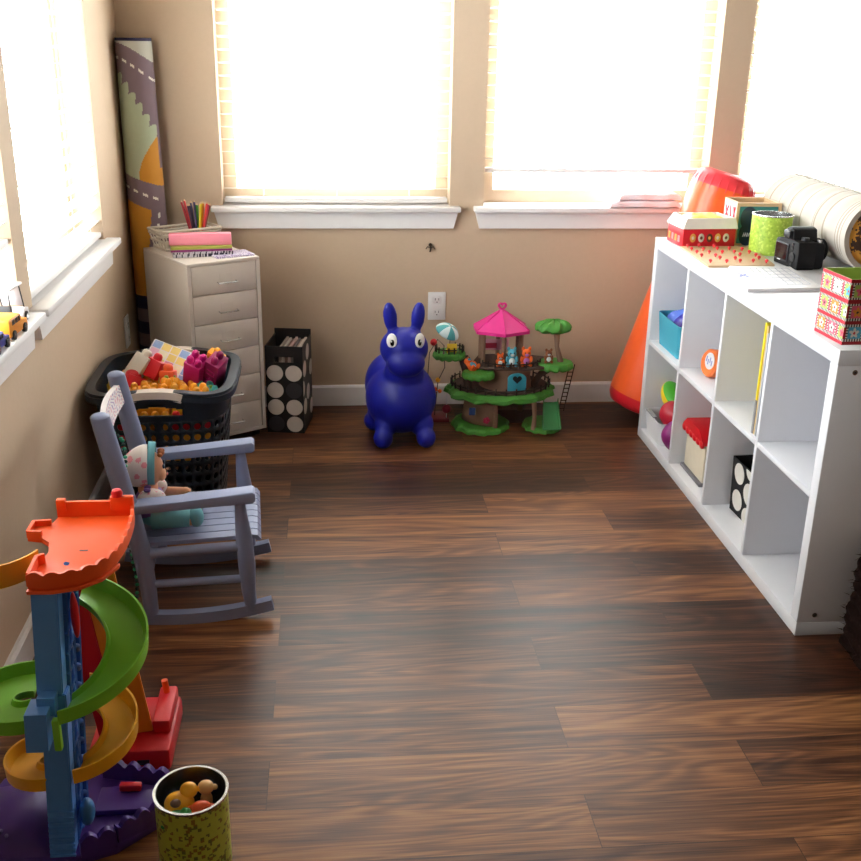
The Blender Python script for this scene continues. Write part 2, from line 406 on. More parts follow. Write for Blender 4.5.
o = solow('blue_cloth', b, [C('royal_blue_foil', '2a22a0', rough=0.25), C('pale_blue_foil', '5a7ae0', rough=0.25)], 'crumpled shiny royal blue cloth heaped in the teal basket', 'cloth', (0.145, -0.185, ZU+0.085))
o.modifiers.new('thick', 'SOLIDIFY').thickness = 0.003

b = NB(); tub(b, (0.128, -0.140, ZB), 0.25, 0.185, 0.088, taper=0.92)
bin_ = thing('storage_bin', 'white plastic bin of toys with a grey rim in the bottom far compartment', 'bin', (0.128, -0.140, ZB)); link('tub', b, WHITE, bin_, w=True)
b = NB(); bx(b, 0.002, 0.018, -0.165, -0.070, ZB+0.0882, ZB+0.094, bev=0.002); link('rim_grip', b, C('grey_grip', '8a8c90'), bin_, w=True)
b = NB(); ball(b, (0, 0, 0), (0.045, 0.08, 0.04), mi=0, u=24, v=16)
for f in b.faces: f.material_index = 1 if f.calc_center_median().z > 0.012 else 0
solo('toy_ball', b, [C('toy_yellow', 'f2d020'), C('toy_green', '4cb02c')], 'yellow and green oval toy ball tilted in the white bin', 'toy', (0.095, -0.105, ZB+0.146), (0.5, 0, 0.1))
b = NB()
def football(bm, L, R):
    lathe(bm, [(max(0.0001, R*(cos(q*pi/2))**0.8), L*q) for q in [i/8-1 for i in range(17)]], 24)
football(b, 0.066, 0.05)
solo('toy_football', b, C('maroon_red', 'b81c34'), 'dark red toy football lying on the white bin', 'ball', (0.062, -0.205, ZB+0.118), (pi/2-0.15, 0, 0.1))
t = thing('toy_bottle', 'small white and navy blue toy bottle in the white bin', 'toy', (0.145, -0.215, ZB+0.142))
b = NB(); cyl(b, (0, 0, 0.0), (0, 0, 0.018), 0.026); link('base', b, C('navy', '223a8c'), t)
b = NB(); cyl(b, (0, 0, 0.0182), (0, 0, 0.05), 0.023); link('body', b, WHITE, t)
b = NB(); cyl(b, (0, 0, 0.0502), (0, 0, 0.066), 0.018); link('cap', b, MATS['navy'], t)
b = NB(); football(b, 0.066, 0.048)
solo('purple_football', b, C('magenta_purple', '85206e'), 'purple toy football standing at the front of the bottom far compartment', 'ball', (0.046, -0.292, ZB+0.067), (0.10, 0.0, 0.1))

t = thing('snack_tub', 'small round orange and white tub in the second top compartment', 'container', (0.09, -0.50, ZU))
b = NB(); T = TF((0.075, -0.500, ZU+0.048), rz=rad(-80), rx=rad(82))
lathe(b, [(0.0001, -0.02), (0.04, -0.02), (0.047, -0.012), (0.047, 0.012), (0.04, 0.02), (0.0001, 0.02)], 28, T=T); link('body', b, C('tub_orange', 'f07838'), t, w=True)
b = NB(); lathe(b, [(0.0001, -0.0215), (0.028, -0.0215), (0.028, -0.0202), (0.0001, -0.0202)], 20, T=T @ TF((0.012, 0.01, 0))); lathe(b, [(0.0001, 0.0202), (0.028, 0.0202), (0.028, 0.0215), (0.0001, 0.0215)], 20, T=T @ TF((0.012, 0.01, 0)));
for k in range(4): box(b, (-0.006+0.011*k, 0.01+0.004*(-1)**k, 0.0222), (0.005, 0.018, 0.001), 1, T)
link('label', b, [WHITE, C('tub_label_blue', '8890c8')], t, w=True)

t = thing('toy_house', 'cream toy house with red roof in the second bottom compartment', 'toy', (0.17, -0.55, ZB))
b = NB(); bx(b, 0.035, 0.33, -0.605, -0.405, ZB, ZB+0.012, bev=0.003); link('base', b, C('toy_dark_grey', '6c6a70'), t, w=True)
b = NB(); bx(b, 0.045, 0.32, -0.60, -0.415, ZB+0.0122, ZB+0.150, bev=0.003); link('wall', b, C('toy_cream', 'ded2bc'), t, w=True)
b = NB(); T = TF((0.18, -0.505, ZB+0.150))
prism(b, [(-0.105, 0.0002), (0.097, 0.0002), (0.097, 0.012), (0.06, 0.042), (-0.06, 0.042), (-0.105, 0.012)], -0.15, 0.15, T=T @ YZ())
for k in range(6): ball(b, (-0.146, -0.088+k*0.035, 0.0), (0.008, 0.016, 0.014), T=T)
link('roof', b, RED, t, w=True)

t = thing('fabric_bin', 'black fabric bin with white dots in the third bottom compartment', 'bin', (0.15, -0.92, ZB))
BLKF = C('black_fabric', '17161a', rough=0.85); WHF = C('white_fabric', 'dcd8d2', rough=0.85)
def dotpanel(bm, P, ax, ay, w_, h_, dots, off=0.0008, nrm=None):
    """discs laid on a panel: P origin, ax, ay unit vecs; dots (u,v,r)"""
    P = Vector(P); ax = Vector(ax); ay = Vector(ay); n = Vector(nrm) if nrm else ax.cross(ay)
    for u, v, r in dots:
        ring = []
        for k in range(28):
            x = u + r*cos(2*pi*k/28); y = v + r*sin(2*pi*k/28)
            x = min(max(x, 0), w_); y = min(max(y, 0), h_)
            if not ring or (abs(ring[-1][0]-x) + abs(ring[-1][1]-y)) > 1e-5: ring.append((x, y))
        if abs(ring[0][0]-ring[-1][0]) + abs(ring[0][1]-ring[-1][1]) < 1e-5: ring.pop()
        if len(ring) < 3: continue
        m = len(ring)
        _add(bm, [P+ax*x+ay*y for x, y in ring] + [P+ax*x+ay*y+n*off for x, y in ring],
             [tuple(range(m))[::-1], tuple(range(m, 2*m))] + [(i, (i+1) % m, m+(i+1) % m, m+i) for i in range(m)])
TB = TF((0.190, -0.857, ZB), rz=rad(3))
b = NB(); tub(b, (0, 0, 0), 0.22, 0.210, 0.178, th=0.004, taper=0.95, r=0.008, T=TB); link('body', b, BLKF, t, w=True)
b = NB(); dotpanel(b, TB @ Vector((-0.1048, 0.094, 0)), TB.to_3x3() @ Vector((0, -1, 0)), TB.to_3x3() @ Vector((-0.031, 0, 1)), 0.19, 0.176,
    [(0.05, 0.05, 0.034), (0.05, 0.14, 0.034), (0.125, 0.02, 0.034), (0.125, 0.1, 0.036), (0.125, 0.178, 0.03), (0.2, 0.06, 0.034), (0.2, 0.15, 0.034)], 0.001, TB.to_3x3() @ Vector((-1, 0, 0)))
link('white_dots', b, WHF, t, w=True)
b = NB(); ball(b, (0, 0, 0), 0.042); solo('toy_ring', b, C('toy_peach', 'e8c8a8'), 'pale toy ball on top of the dotted fabric bin', 'toy', (0.155, -0.875, ZB+0.155))
b = NB(); box(b, (0, 0, 0), (0.04, 0.04, 0.04), bev=0.006); box(b, (0.0, 0, 0.022), (0.028, 0.028, 0.006), 1); solo('toy_cube', b, [RED, YELLOW], 'small red toy cube on top of the dotted fabric bin', 'toy', (0.135, -0.925, ZB+0.175), (0.2, 0.3, 0.4))

# thin books upright at the divider
for k, (c, h, x0, lab) in enumerate(((('f6dd20', 'book_yellow'), 0.325, 0.012, 'tall thin yellow book standing against the divider of the shelf'),
                            (('d8b878', 'book_tan'), 0.318, 0.014, 'thin tan book beside the tall yellow book in the shelf'),
                            (('b0b2b8', 'book_grey'), 0.300, 0.012, 'thin grey folder nearest the divider beside the yellow book'))):
    t = thing('thin_book', lab, 'book', (0.15, -1.04+0.012*-k+0.01, ZU), 0, 'thin books in the third top compartment')
    y = -1.036+0.014+(-0.011*k) + 0.0
    cm = C(c[1], c[0])
    b = NB(); bx(b, x0, x0+0.24, y-0.0045, y-0.003, ZU, ZU+h); bx(b, x0, x0+0.24, y+0.003, y+0.0045, ZU, ZU+h); bx(b, x0-0.002, x0, y-0.0045, y+0.0045, ZU, ZU+h)
    if k == 0: bx(b, x0-0.003, x0+0.02, y-0.0052, y+0.0052, ZU, ZU+0.10, 1)
    link('cover', b, [cm, C('book_grey_band', '9c9ca4')], t, w=True, smooth=False)
    b = NB(); bx(b, x0+0.001, x0+0.236, y-0.0029, y+0.0029, ZU+0.003, ZU+h-0.004); link('pages', b, WHITE, t, w=True, smooth=False)

# ---- items on top of the shelf
t = thing('shape_sorter', 'red toy box with a white funnel top at the far end of the shelf', 'toy box', (0.15, -0.12, ZT))
TS = TF((0.122, -0.13, ZT), rz=rad(3))
SW, SD = 0.192, 0.15
b = NB(); bx(b, -SW/2, SW/2, -SD/2, SD/2, 0, 0.0645, T=TS, bev=0.004); body = link('body', b, C('toybox_red', 'c81426'), t, w=True)
b = NB()
for q in range(5):
    ball(b, (-0.06+q*0.03, -SD/2-0.001, 0.034), (0.011, 0.0012, 0.015), q % 3, TS)
    ball(b, (-0.06+q*0.03, -SD/2-0.002, 0.034), (0.005, 0.0012, 0.006), (q+1) % 3, TS)
link('picture_band', b, [C('pic_gold', 'd8a050'), C('pic_cream', 'd8ccc0'), C('pic_brown', '6a4030')], body, w=True)
b = NB()
for q in range(4): box(b, (-SW/2-0.001, 0.05-q*0.03, 0.026), (0.0016, 0.018, 0.022), q % 2, TS)
link('side_picture', b, [MATS['pic_gold'], C('pic_pink', 'e89898')], body, w=True)
b = NB()
# white tray: outer sloped rim, sunk middle
r0 = [(-SW/2-0.004, -SD/2-0.004, 0.065), (SW/2+0.004, -SD/2-0.004, 0.065), (SW/2+0.004, SD/2+0.004, 0.065), (-SW/2-0.004, SD/2+0.004, 0.065)]
r1 = [(-SW/2+0.012, -SD/2+0.006, 0.100), (SW/2-0.004, -SD/2+0.006, 0.100), (SW/2-0.016, SD/2-0.012, 0.100), (-SW/2+0.012, SD/2-0.012, 0.100)]
r2 = [(x*0.92, y*0.9, z) for x, y, z in r1]; r3 = [(x*0.9, y*0.88, 0.082) for x, y, z in r1]
_add(b, r0+r1+r2+r3, [(3, 2, 1, 0)] + [(j*4+k, j*4+(k+1) % 4, j*4+4+(k+1) % 4, j*4+4+k) for j in range(3) for k in range(4)] + [(12, 13, 14, 15)], T=TS)
link('tray_top', b, C('tray_white', 'ece4dc'), t, w=True, angle=20)
b = NB(); crumple(b, (0.122, -0.13, ZT+0.0885), 0.066, 0.045, 0.012, 0.005, 5, 16); o = solow('yellow_pieces', b, C('pale_yellow', 'f4d860'), 'flat yellow pieces lying in the white tray of the red toy box', 'toy pieces', (0.122, -0.13, ZT+0.0885)); o.modifiers.new('thick', 'SOLIDIFY').thickness = 0.003

WOOD = mat('light_wood', 'd2b088', 0.55, var=0.12, scale=8, aniso=(1, 12, 12))
t = thing('wooden_box', 'open wooden box with teal side and dark oval sign behind the green tin', 'box', (0.30, -0.02, ZT))
TW = TF((0.308, -0.098, ZT), rz=rad(-2)); a, d, h = 0.074, 0.072, 0.148
b = NB()
for p in ((-a, a, -d, -d+0.008), (-a, a, d-0.008, d), (-a, -a+0.008, -d+0.008, d-0.008), (a-0.008, a, -d+0.008, d-0.008)): bx(b, p[0], p[1], p[2], p[3], 0, h, T=TW)
bx(b, -a+0.008, a-0.008, -d+0.008, d-0.008, 0, 0.006, T=TW)
for x in (-a, a): bx(b, x-0.005, x+0.005, -d-0.003, -d+0.006, 0, h, T=TW)
bo = link('body', b, WOOD, t, w=True, smooth=False)
b = NB(); bx(b, -a+0.006, a-0.006, -d-0.0015, -d-0.0002, 0.008, h-0.012, T=TW); link('teal_panel', b, C('panel_teal', '3a8080'), bo, w=True)
b = NB(); T2 = TW @ TF((-0.033, -d-0.0016, 0.068))
for zz in (0.028, -0.028): ball(b, (0, 0, zz), (0.03, 0.001, 0.04), T=T2)
link('dark_sign', b, C('sign_navy', '1f3044'), bo, w=True)
b = NB()
for k, q in enumerate((-0.012, -0.005, 0.002, 0.009, 0.016)): tube(b, [(q-0.003, -0.002, -0.036+0.004*(k % 2)), (q, -0.002, -0.022), (q+0.003, -0.002, -0.036)], 0.0012, 6, T=T2)
link('white_lettering', b, WHITE, bo, w=True)
b = NB(); bx(b, -a-0.0015, -a-0.0002, -d+0.006, d-0.006, 0.008, h-0.006, T=TW); link('pink_panel', b, C('panel_pink', 'f0c8cc'), bo, w=True)
b = NB()
for (p, q) in (((0.05, 0.125), (0.02, 0.085)), ((0.02, 0.125), (0.045, 0.085)), ((-0.002, 0.13), (-0.01, 0.09)), ((-0.01, 0.09), (-0.03, 0.09)), ((-0.035, 0.13), (-0.052, 0.085)), ((-0.052, 0.13), (-0.035, 0.085))):
    tube(b, [(-a-0.002, p[0], p[1]), (-a-0.002, q[0], q[1])], 0.0028, 6, T=TW)
link('red_lettering', b, C('letter_red', 'e03048'), bo, w=True)

t = thing('green_tin', 'lime green patterned open tin beside the black camera', 'tin', (0.275, -0.29, ZT))
def tin(t, c, R, H, cols, nd, seed, T=None):
    b = NB(); rr = random.Random(seed); pts = [(rr.random(), rr.random(), rr.choice((1, 2))) for _ in range(nd)]
    def mi(u, v):
        for p in pts:
            du = min(abs(u-p[0]), 1-abs(u-p[0]))*2*pi*R; dv = (v-p[1])*H
            if du*du+dv*dv < 0.0035**2: return p[2]
        return 0
    grid(b, lambda u, v: (c[0]+R*cos(2*pi*u), c[1]+R*sin(2*pi*u), c[2]+v*H), 120, 44, mi, closeu=True)
    link('wall', b, cols, t, w=True)
    b = NB(); lathe(b, [(R-0.002, 0), (0.0001, 0), (0.0001, 0.003), (R-0.003, 0.003), (R-0.003, H-0.001), (R-0.003, H+0.003), (R+0.002, H+0.003), (R+0.002, H-0.001), (R+0.0005, H-0.001)], 48, T=TF(c))
    link('metal_lining', b, CHROME, t, w=True)
tin(t, (0.305, -0.292, ZT), 0.066, 0.128, [C('lime', 'a8c848', var=0.25, scale=160), C('lime_dark', '93b83c'), C('lime_light', 'c4dc60')], 500, 4)

# peg board
t = thing('peg_board', 'thin wooden peg board covered in red pegs on the white shelf', 'toy', (0.13, -0.37, ZT))
b = NB(); prism(b, [(0.022, -0.215), (0.008, -0.54), (0.232, -0.525), (0.275, -0.215)], ZT, ZT+0.007, bev=0.001); link('board', b, WOOD, t, w=True)
rr = random.Random(11); k = 0
for i in range(5):
    for j in range(6):
        if rr.random() < 0.12: continue
        x = 0.035 + i*0.045 + 0.004*j*0 ; y = -0.24 - j*0.052 + rr.uniform(-0.008, 0.008); x += rr.uniform(-0.006, 0.006)
        if x > 0.222 + (y+0.54)*0.13: continue
        b = NB(); cyl(b, (x, y, ZT+0.0072), (x, y, ZT+0.012), 0.0025, seg=8); ball(b, (x, y, ZT+0.015), (0.0058, 0.0058, 0.005), u=12, v=8); link('peg', b, C('peg_red', 'e83440'), t, w=True)

# calendar board
t = thing('calendar_board', 'thin white board with a faint grid of squares beside the peg board', 'board', (0.13, -0.72, ZT))
P = [(0.003, -0.882), (0.232, -0.872), (0.262, -0.575), (0.066, -0.562)]
b = NB(); prism(b, P, ZT, ZT+0.011, bev=0.003); link('board', b, mat('board_white', 'd8d6da', 0.4, var=0.01), t, w=True)
def bl(u, v):
    A = [Vector(p) for p in P]; p = A[0].lerp(A[1], u).lerp(A[3].lerp(A[2], u), v); return (p.x, p.y, ZT+0.0114)
b = NB()
def seg2(bm, u0, v0, u1, v1, w_=0.0010): tube(bm, [bl(u0, v0), bl(u1, v1)], 1, T=None, prof=(w_*2, 0.0006))
for i in range(8): seg2(b, 0.2+i*0.1, 0.15, 0.2+i*0.1, 0.9)
for j in range(6): seg2(b, 0.2, 0.15+j*0.15, 0.9, 0.15+j*0.15)
link('grid_lines', b, C('faint_grey', '9c9cac'), t, w=True, smooth=False)
b = NB(); seg2(b, 0.03, 0.50, 0.16, 0.62, 0.004); seg2(b, 0.15, 0.48, 0.05, 0.64, 0.003); seg2(b, 0.03, 0.57, 0.2, 0.52, 0.003); link('blue_mark', b, C('pen_blue', '5a68c0'), t, w=True, smooth=False)

# camera
t = thing('digital_camera', 'black digital camera with a large lens on the white shelf', 'camera', (0.299, -0.512, ZT), rad(-84)); t.scale = (1.1, 1.1, 1.1)
CB = mat('camera_black', '0e0d10', 0.6, spec=0.3, var=0.1, scale=300, bump=0.2); CG = C('camera_grey', '222228')
b = NB(); prism(b, [(-0.066, 0), (0.066, 0), (0.067, 0.05), (0.062, 0.079), (0.03, 0.081), (-0.03, 0.079), (-0.062, 0.074), (-0.067, 0.05)], -0.028, 0.028, T=XZ(), bev=0.004)
box(b, (0.049, 0.04, 0.038), (0.034, 0.036, 0.076), bev=0.01, seg=3); body = link('body', b, CB, t)
b = NB(); prism(b, [(-0.03, 0.0785), (0.028, 0.0785), (0.02, 0.108), (0.006, 0.113), (-0.01, 0.113), (-0.022, 0.106)], -0.05, 0.024, T=XZ(), bev=0.003); vf = link('viewfinder_hump', b, CB, t)
b = NB(); box(b, (0, -0.029, 0.094), (0.034, 0.012, 0.022), bev=0.004); link('eyecup', b, DARK, vf)
b = NB(); box(b, (-0.022, -0.0296, 0.040), (0.072, 0.004, 0.054), 1, bev=0.001); box(b, (-0.022, -0.032, 0.041), (0.062, 0.0015, 0.044), 0); sc = link('screen', b, [C('lcd_dark', '1a1418', rough=0.15), CG], body)
b = NB(); box(b, (-0.03, -0.0325, 0.0155), (0.016, 0.001, 0.003)); link('screen_lettering', b, WHITE, sc)
b = NB(); cyl(b, (0.037, -0.0282, 0.034), (0.037, -0.0315, 0.034), 0.013); cyl(b, (0.037, -0.0317, 0.034), (0.037, -0.033, 0.034), 0.0055, mi=1); link('control_wheel', b, [DARK, CG], body)
for z in (0.058, 0.07, 0.012):
    b = NB(); cyl(b, (0.034, -0.0282, z), (0.034, -0.031, z), 0.004, seg=12); link('button', b, CG, body)
b = NB(); cyl(b, (0.046, 0.0, 0.0812), (0.046, 0.0, 0.09), 0.011); link('top_dial', b, CG, body); b = NB(); cyl(b, (0.05, 0.043, 0.0762), (0.05, 0.043, 0.083), 0.007, mi=1); link('shutter_button', b, [CG, CHROME], body)
b = NB(); lathe(b, [(0.0001, 0), (0.031, 0), (0.033, 0.01), (0.033, 0.03), (0.035, 0.034), (0.035, 0.046), (0.032, 0.05), (0.032, 0.060), (0.029, 0.062), (0.027, 0.056), (0.0001, 0.054)], 32, T=TF((-0.005, 0.0282, 0.044), rx=rad(-90))); link('lens', b, CB, t)

# cream rug roll with patterned end
t = thing('rolled_rug', 'thick cream rug roll lying along the top behind the black camera', 'rug', (0.50, -0.3, ZT))
CREAM = C('cream_cloth', 'b9b0a6', rough=0.85); CR2 = C('cream_cloth_grey', '96897c', rough=0.85)
RT = TF((0.503, -0.64, ZT+0.1145), rz=rad(0)) @ Matrix.Rotation(rad(-90), 4, 'X')   # local +z = world +y
def rr_(v): return 0.113 + 0.0015*sin(v*2*pi*7)
b = NB()
def stripe(u, v):
    q = v*0.66
    return 1 if any(abs(q-s) < 0.004 for s in (0.03, 0.05, 0.07, 0.16, 0.22, 0.235, 0.33, 0.42, 0.435, 0.52, 0.6)) else 0
def rs(u, v):
    a = -pi/2 + u*2*pi; r = rr_(v) - (0.0025*u); return (r*cos(a), r*sin(a), v*0.66)
grid(b, rs, 72, 120, stripe, T=RT)
for v in (0, 1):
    for k in range(72):
        a0, a1 = rs(k/72, v), rs((k+1)/72, v); i0 = (a0[0]*0.86, a0[1]*0.86, a0[2]); i1 = (a1[0]*0.86, a1[1]*0.86, a1[2])
        _add(b, [a0, a1, i1, i0], [(0, 1, 2, 3)], 1, RT)
for k in range(72):
    p = [rs(k/72, 0), rs((k+1)/72, 0), rs((k+1)/72, 1), rs(k/72, 1)]
    _add(b, [(x*0.86, y*0.86, z) for x, y, z in p], [(0, 1, 2, 3)], 1, RT)
_add(b, [rs(0, 0), rs(1, 0), rs(1, 1), rs(0, 1)], [(0, 1, 2, 3)], 0, RT)
link('wrap', b, [CREAM, CR2], t, w=True, fix=False)
b = NB(); rr = random.Random(5); bl_ = [(rr.uniform(-0.09, 0.09), rr.uniform(-0.09, 0.09), rr.uniform(0.012, 0.028)) for _ in range(26)]
def endf(u, v):
    a = u*2*pi; r = 0.095*v; return (r*cos(a), r*sin(a), 0.012 + 0.012*(1-v*v)*0 + 0.004*sin(v*14))
def endm(u, v):
    x, y = 0.095*v*cos(u*2*pi), 0.095*v*sin(u*2*pi)
    return 1 if any((x-p)**2+(y-q)**2 < r*r*(0.6+0.4*sin(9*math.atan2(y-q, x-p))) for p, q, r in bl_) else 0
grid(b, endf, 80, 30, endm, T=RT); grid(b, lambda u, v: (0.095*cos(2*pi*u), 0.095*sin(2*pi*u), 0.012+0.63*v), 40, 2, T=RT)
link('patterned_inside', b, [C('pattern_brown', '4a3228', rough=0.8), C('pattern_gold', 'd89838', rough=0.8)], t, w=True)

# patchwork box
t = thing('patchwork_box', 'small open box with red blue and orange patchwork pattern on the near end', 'box', (0.09, -1.31, ZT))
PX = TF((0.100, -1.355, ZT), rz=rad(3))
a, d, h = 0.080, 0.067, 0.158
PC = [C('patch_white', 'dcd4cc', rough=0.6), C('patch_red', 'c0102c', rough=0.6), C('patch_sky', '4ca4c4', rough=0.6), C('patch_orange', 'e08c38', rough=0.6), C('patch_pink', 'e0607c', rough=0.6), C('patch_green', 'a8c060', rough=0.6), C('patch_black', '221c20', rough=0.6), C('patch_dark_red', '9c1020', rough=0.6)]
def patch(w_, h_, seed, flip=False):
    rr = random.Random(seed); cc = {}
    def f(u, v):
        x, y = u*w_, v*h_; g = 0.050; ix, iy = int(x/g), int(y/g); fx, fy = (x % g)/g, (y % g)/g
        if fy < 0.18: return 7 if flip else 1
        if fy < 0.29 or fy > 0.88: return 6 if int(x/0.0033) % 2 else 0
        if fx < 0.12: return 1 if int(y/0.0033) % 2 else (7 if flip else 4)
        if fx < 0.22 or fx > 0.9: return 0 if int(y/0.0033) % 2 else 6
        if (ix, iy) not in cc: cc[(ix, iy)] = (rr.choice((2, 3, 4, 5, 0)), rr.choice((0, 3, 2, 4)))
        c = cc[(ix, iy)]; dx, dy = fx-0.56, fy-0.57; r = math.hypot(dx, dy); an = math.atan2(dy, dx)
        if r < 0.06: return 6 if (ix+iy) % 2 else 1
        return c[1] if r < 0.2+0.06*sin(5*an) else c[0]
    return f
body = NB()
for (p0, p1, sd, fl) in (((-a, d), (-a, -d), 1, 0), ((-a, -d), (a, -d), 2, 1), ((a, -d), (a, d), 3, 1), ((a, d), (-a, d), 4, 0)):
    W_ = math.hypot(p1[0]-p0[0], p1[1]-p0[1])
    grid(body, lambda u, v, p0=p0, p1=p1: (p0[0]+(p1[0]-p0[0])*u, p0[1]+(p1[1]-p0[1])*u, v*h), int(W_/0.00165), int(h/0.00165), patch(W_, h, sd, fl), T=PX)
link('wall', body, PC, t, w=True, smooth=False)
b = NB(); s_ = 0.97
r0 = [(-a, -d), (a, -d), (a, d), (-a, d)]; r1 = [(x*s_, y*s_) for x, y in r0]
_add(b, [(x, y, h) for x, y in r0] + [(x, y, h) for x, y in r1] + [(x, y, 0.004) for x, y in r1], [(i, (i+1) % 4, 4+(i+1) % 4, 4+i) for i in range(4)] + [(4+i, 4+(i+1) % 4, 8+(i+1) % 4, 8+i) for i in range(4)] + [(8, 9, 10, 11)], T=PX)
link('lining', b, PC[5], t, w=True, smooth=False)
b = NB(); bx(b, 0.125, 0.22, -1.08, -0.985, ZT, ZT+0.006, 0, bev=0.001); bx(b, 0.127, 0.222, -1.082, -0.987, ZT+0.0062, ZT+0.01, 1, bev=0.001)
solow('notepad', b, [C('pad_pink', 'e0b8bc'), C('pad_cream', 'f4e8e4')], 'small pale pink notepad between the white board and patchwork box', 'notepad', (0.17, -1.03, ZT))

# folded white blanket on the sill
t = thing('folded_blanket', 'folded white blanket on the sill of the middle back window', 'blanket', (0.1, BY+0.0, ZS+0.02))
for k, (x0, x1, z, s) in enumerate(((-0.085, 0.20, 0.0, 2), (-0.05, 0.20, 0.0285, 9))):
    b = NB(); 
    def f(u, v, x0=x0, x1=x1, z=z, s=s):
        a_ = v*2*pi; x = x0+(x1-x0)*u; y = 0.392 + 0.052*max(-1, min(1, 1.25*cos(a_))); zz = 0.014 + 0.013*max(-1, min(1, 1.3*sin(a_)))
        e = 1 - (2*abs(u-0.5))**14
        return (x, y + 0.004*sin(x*60+s), ZS+0.0205 + z + zz*(0.55+0.45*e) + 0.0012*(1+sin(x*45+s+y*30)))
    grid(b, f, 40, 28); bmesh.ops.holes_fill(b, edges=[e for e in b.edges if e.is_boundary], sides=0)
    bmesh.ops.remove_doubles(b, verts=b.verts, dist=1e-5)
    link('fold', b, mat('white_blanket', 'f0ecf4', 0.9, bump=0.3, scale=200), t, w=True, angle=80)

# orange inflatable leaning in the corner between wall and shelf
t = thing('inflatable_tube', 'tall orange inflatable tube leaning between the shelf and back wall', 'inflatable', (0.06, 0.185, 0))
ax = Vector((0.272, 0, 0.962)).normalized(); AT = Matrix.Translation((0.0535, 0.185, 0.042)) @ Vector((0, 0, 1)).rotation_difference(ax).to_matrix().to_4x4()
L_ = 0.975
prof = [(0.0001, 0.012), (0.09, 0.0), (0.125, 0.012), (0.136, 0.035), (0.139, 0.06)]
side = [(0.139 - 0.019*q/20 , 0.06 + (L_-0.12)*q/20) for q in range(21)]
top = [(0.118, L_-0.045), (0.108, L_-0.018), (0.085, L_-0.003), (0.05, L_-0.004), (0.0001, L_-0.008)]
b = NB(); lathe(b, side, 48, T=AT); link('body', b, C('inflatable_orange', 'f4622a', rough=0.3, sss=0.25), t, w=True, angle=60)
b = NB(); lathe(b, prof, 48, T=AT); link('bottom_cap', b, C('inflatable_red', 'dc2430', rough=0.3), t, w=True, angle=60)
b = NB(); lathe(b, [side[-1]]+top, 48, T=AT)
for k in range(24):
    a_ = 2*pi*k/24; tube(b, [((0.1205)*cos(a_), 0.1205*sin(a_), L_-0.075), (0.119*cos(a_), 0.119*sin(a_), L_-0.045), (0.107*cos(a_), 0.107*sin(a_), L_-0.019)], [0.001, 0.003, 0.001], 6, T=AT)
link('top_cap', b, C('inflatable_coral', 'f0404c', rough=0.3), t, w=True, angle=60)

# dark furry storage beside near end
t = thing('shaggy_pouf', 'dark brown shaggy pouf on the floor at the near end of the white shelf', 'pouf', (0.36, -1.72, 0))
b = NB(); rr = random.Random(2)
def pf(u, v):
    a_ = u*2*pi; cx, cy = cos(a_), sin(a_); k = 1/max(abs(cx), abs(cy))**0.93
    r = 0.215*k*(1+0.012*sin(u*90+v*17)+0.01*sin(v*60+u*33)); return (0.312+r*cx*(1-0.05*v), -1.712+r*cy*(1-0.05*v), 0.002+0.31*v)
grid(b, pf, 140, 50, closeu=True)
bmesh.ops.holes_fill(b, edges=[e for e in b.edges if e.is_boundary], sides=0)
FUR = mat('dark_fur', '1e100c', 0.95, var=0.5, scale=90, bump=1.0, spec=0.1)
po = link('body', b, FUR, t, w=True, angle=80)
b = NB()
for k in range(2600):
    u, v = rr.random(), rr.random()**0.8; p = Vector(pf(u, v)); n = Vector((p.x-0.312, p.y+1.712, 0)).normalized()
    if v > 0.97: n = Vector((rr.uniform(-1, 1), rr.uniform(-1, 1), 1)).normalized()
    d = (n + Vector((rr.uniform(-.5, .5), rr.uniform(-.5, .5), rr.uniform(-1.2, 0.3)))).normalized()
    s_ = n.cross(d).normalized()*0.0016 if n.cross(d).length > 1e-3 else Vector((0, 0, 0.0016))
    q = p + d*0.016; q.z = max(q.z, 0.001)
    _add(b, [p-s_, p+s_, q], [(0, 1, 2)])
fz = link('shag', b, FUR, t, w=True, smooth=False); fz['kind'] = 'stuff'

# ================================================================ FILE CABINET
CABM = mat('cabinet_enamel', 'd9cfc6', 0.4, var=0.02)
t = thing('drawer_cabinet', 'narrow white metal cabinet with six drawers standing in the corner', 'cabinet', (-1.437, 0.065, 0), rad(32))
# local: x from -0.28 (left) to 0, y from 0 (front) to 0.33
CW, CDp, CHt = 0.283, 0.372, 0.69
b = NB(); g = 0.006
bx(b, -CW, -CW+0.014, 0.0, CDp, 0.04, CHt-0.012); bx(b, -0.014, 0, 0.0, CDp, 0.04, CHt-0.012); bx(b, -CW, 0, 0, CDp, CHt-0.0118, CHt, bev=0.002)
bx(b, -CW, 0, 0.0, CDp, 0.03, 0.042); bx(b, -CW+0.014, -0.014, CDp-0.01, CDp, 0.042, CHt-0.012); link('body', b, CABM, t)
dh = (CHt-0.012-0.042)/6
for k in range(6):
    z0 = 0.042 + k*dh
    b = NB(); bx(b, -CW+0.016, -0.016, 0.0015, 0.018, z0+0.0012, z0+dh-0.0012, bev=0.0015); dr = link('drawer', b, CABM, t)
    b = NB(); zc = z0+dh*0.40; tube(b, [(-0.170, 0.0012, zc), (-0.170, -0.012, zc-0.003), (-0.098, -0.012, zc-0.003), (-0.098, 0.0012, zc)], 0.0022, 8); link('handle', b, CHROME, dr)
    b = NB(); bx(b, -0.160, -0.112, 0.0006, 0.0014, zc+0.006, zc+0.030); link('label_card', b, CABM, dr)
for x in (-CW+0.03, -0.03):
    for y in (0.03, CDp-0.03):
        b = NB(); cyl(b, (x-0.008, y, 0.015), (x+0.008, y, 0.015), 0.0149, seg=16); box(b, (x, y, 0.025), (0.02, 0.02, 0.0098)); link('castor', b, DARK, t)

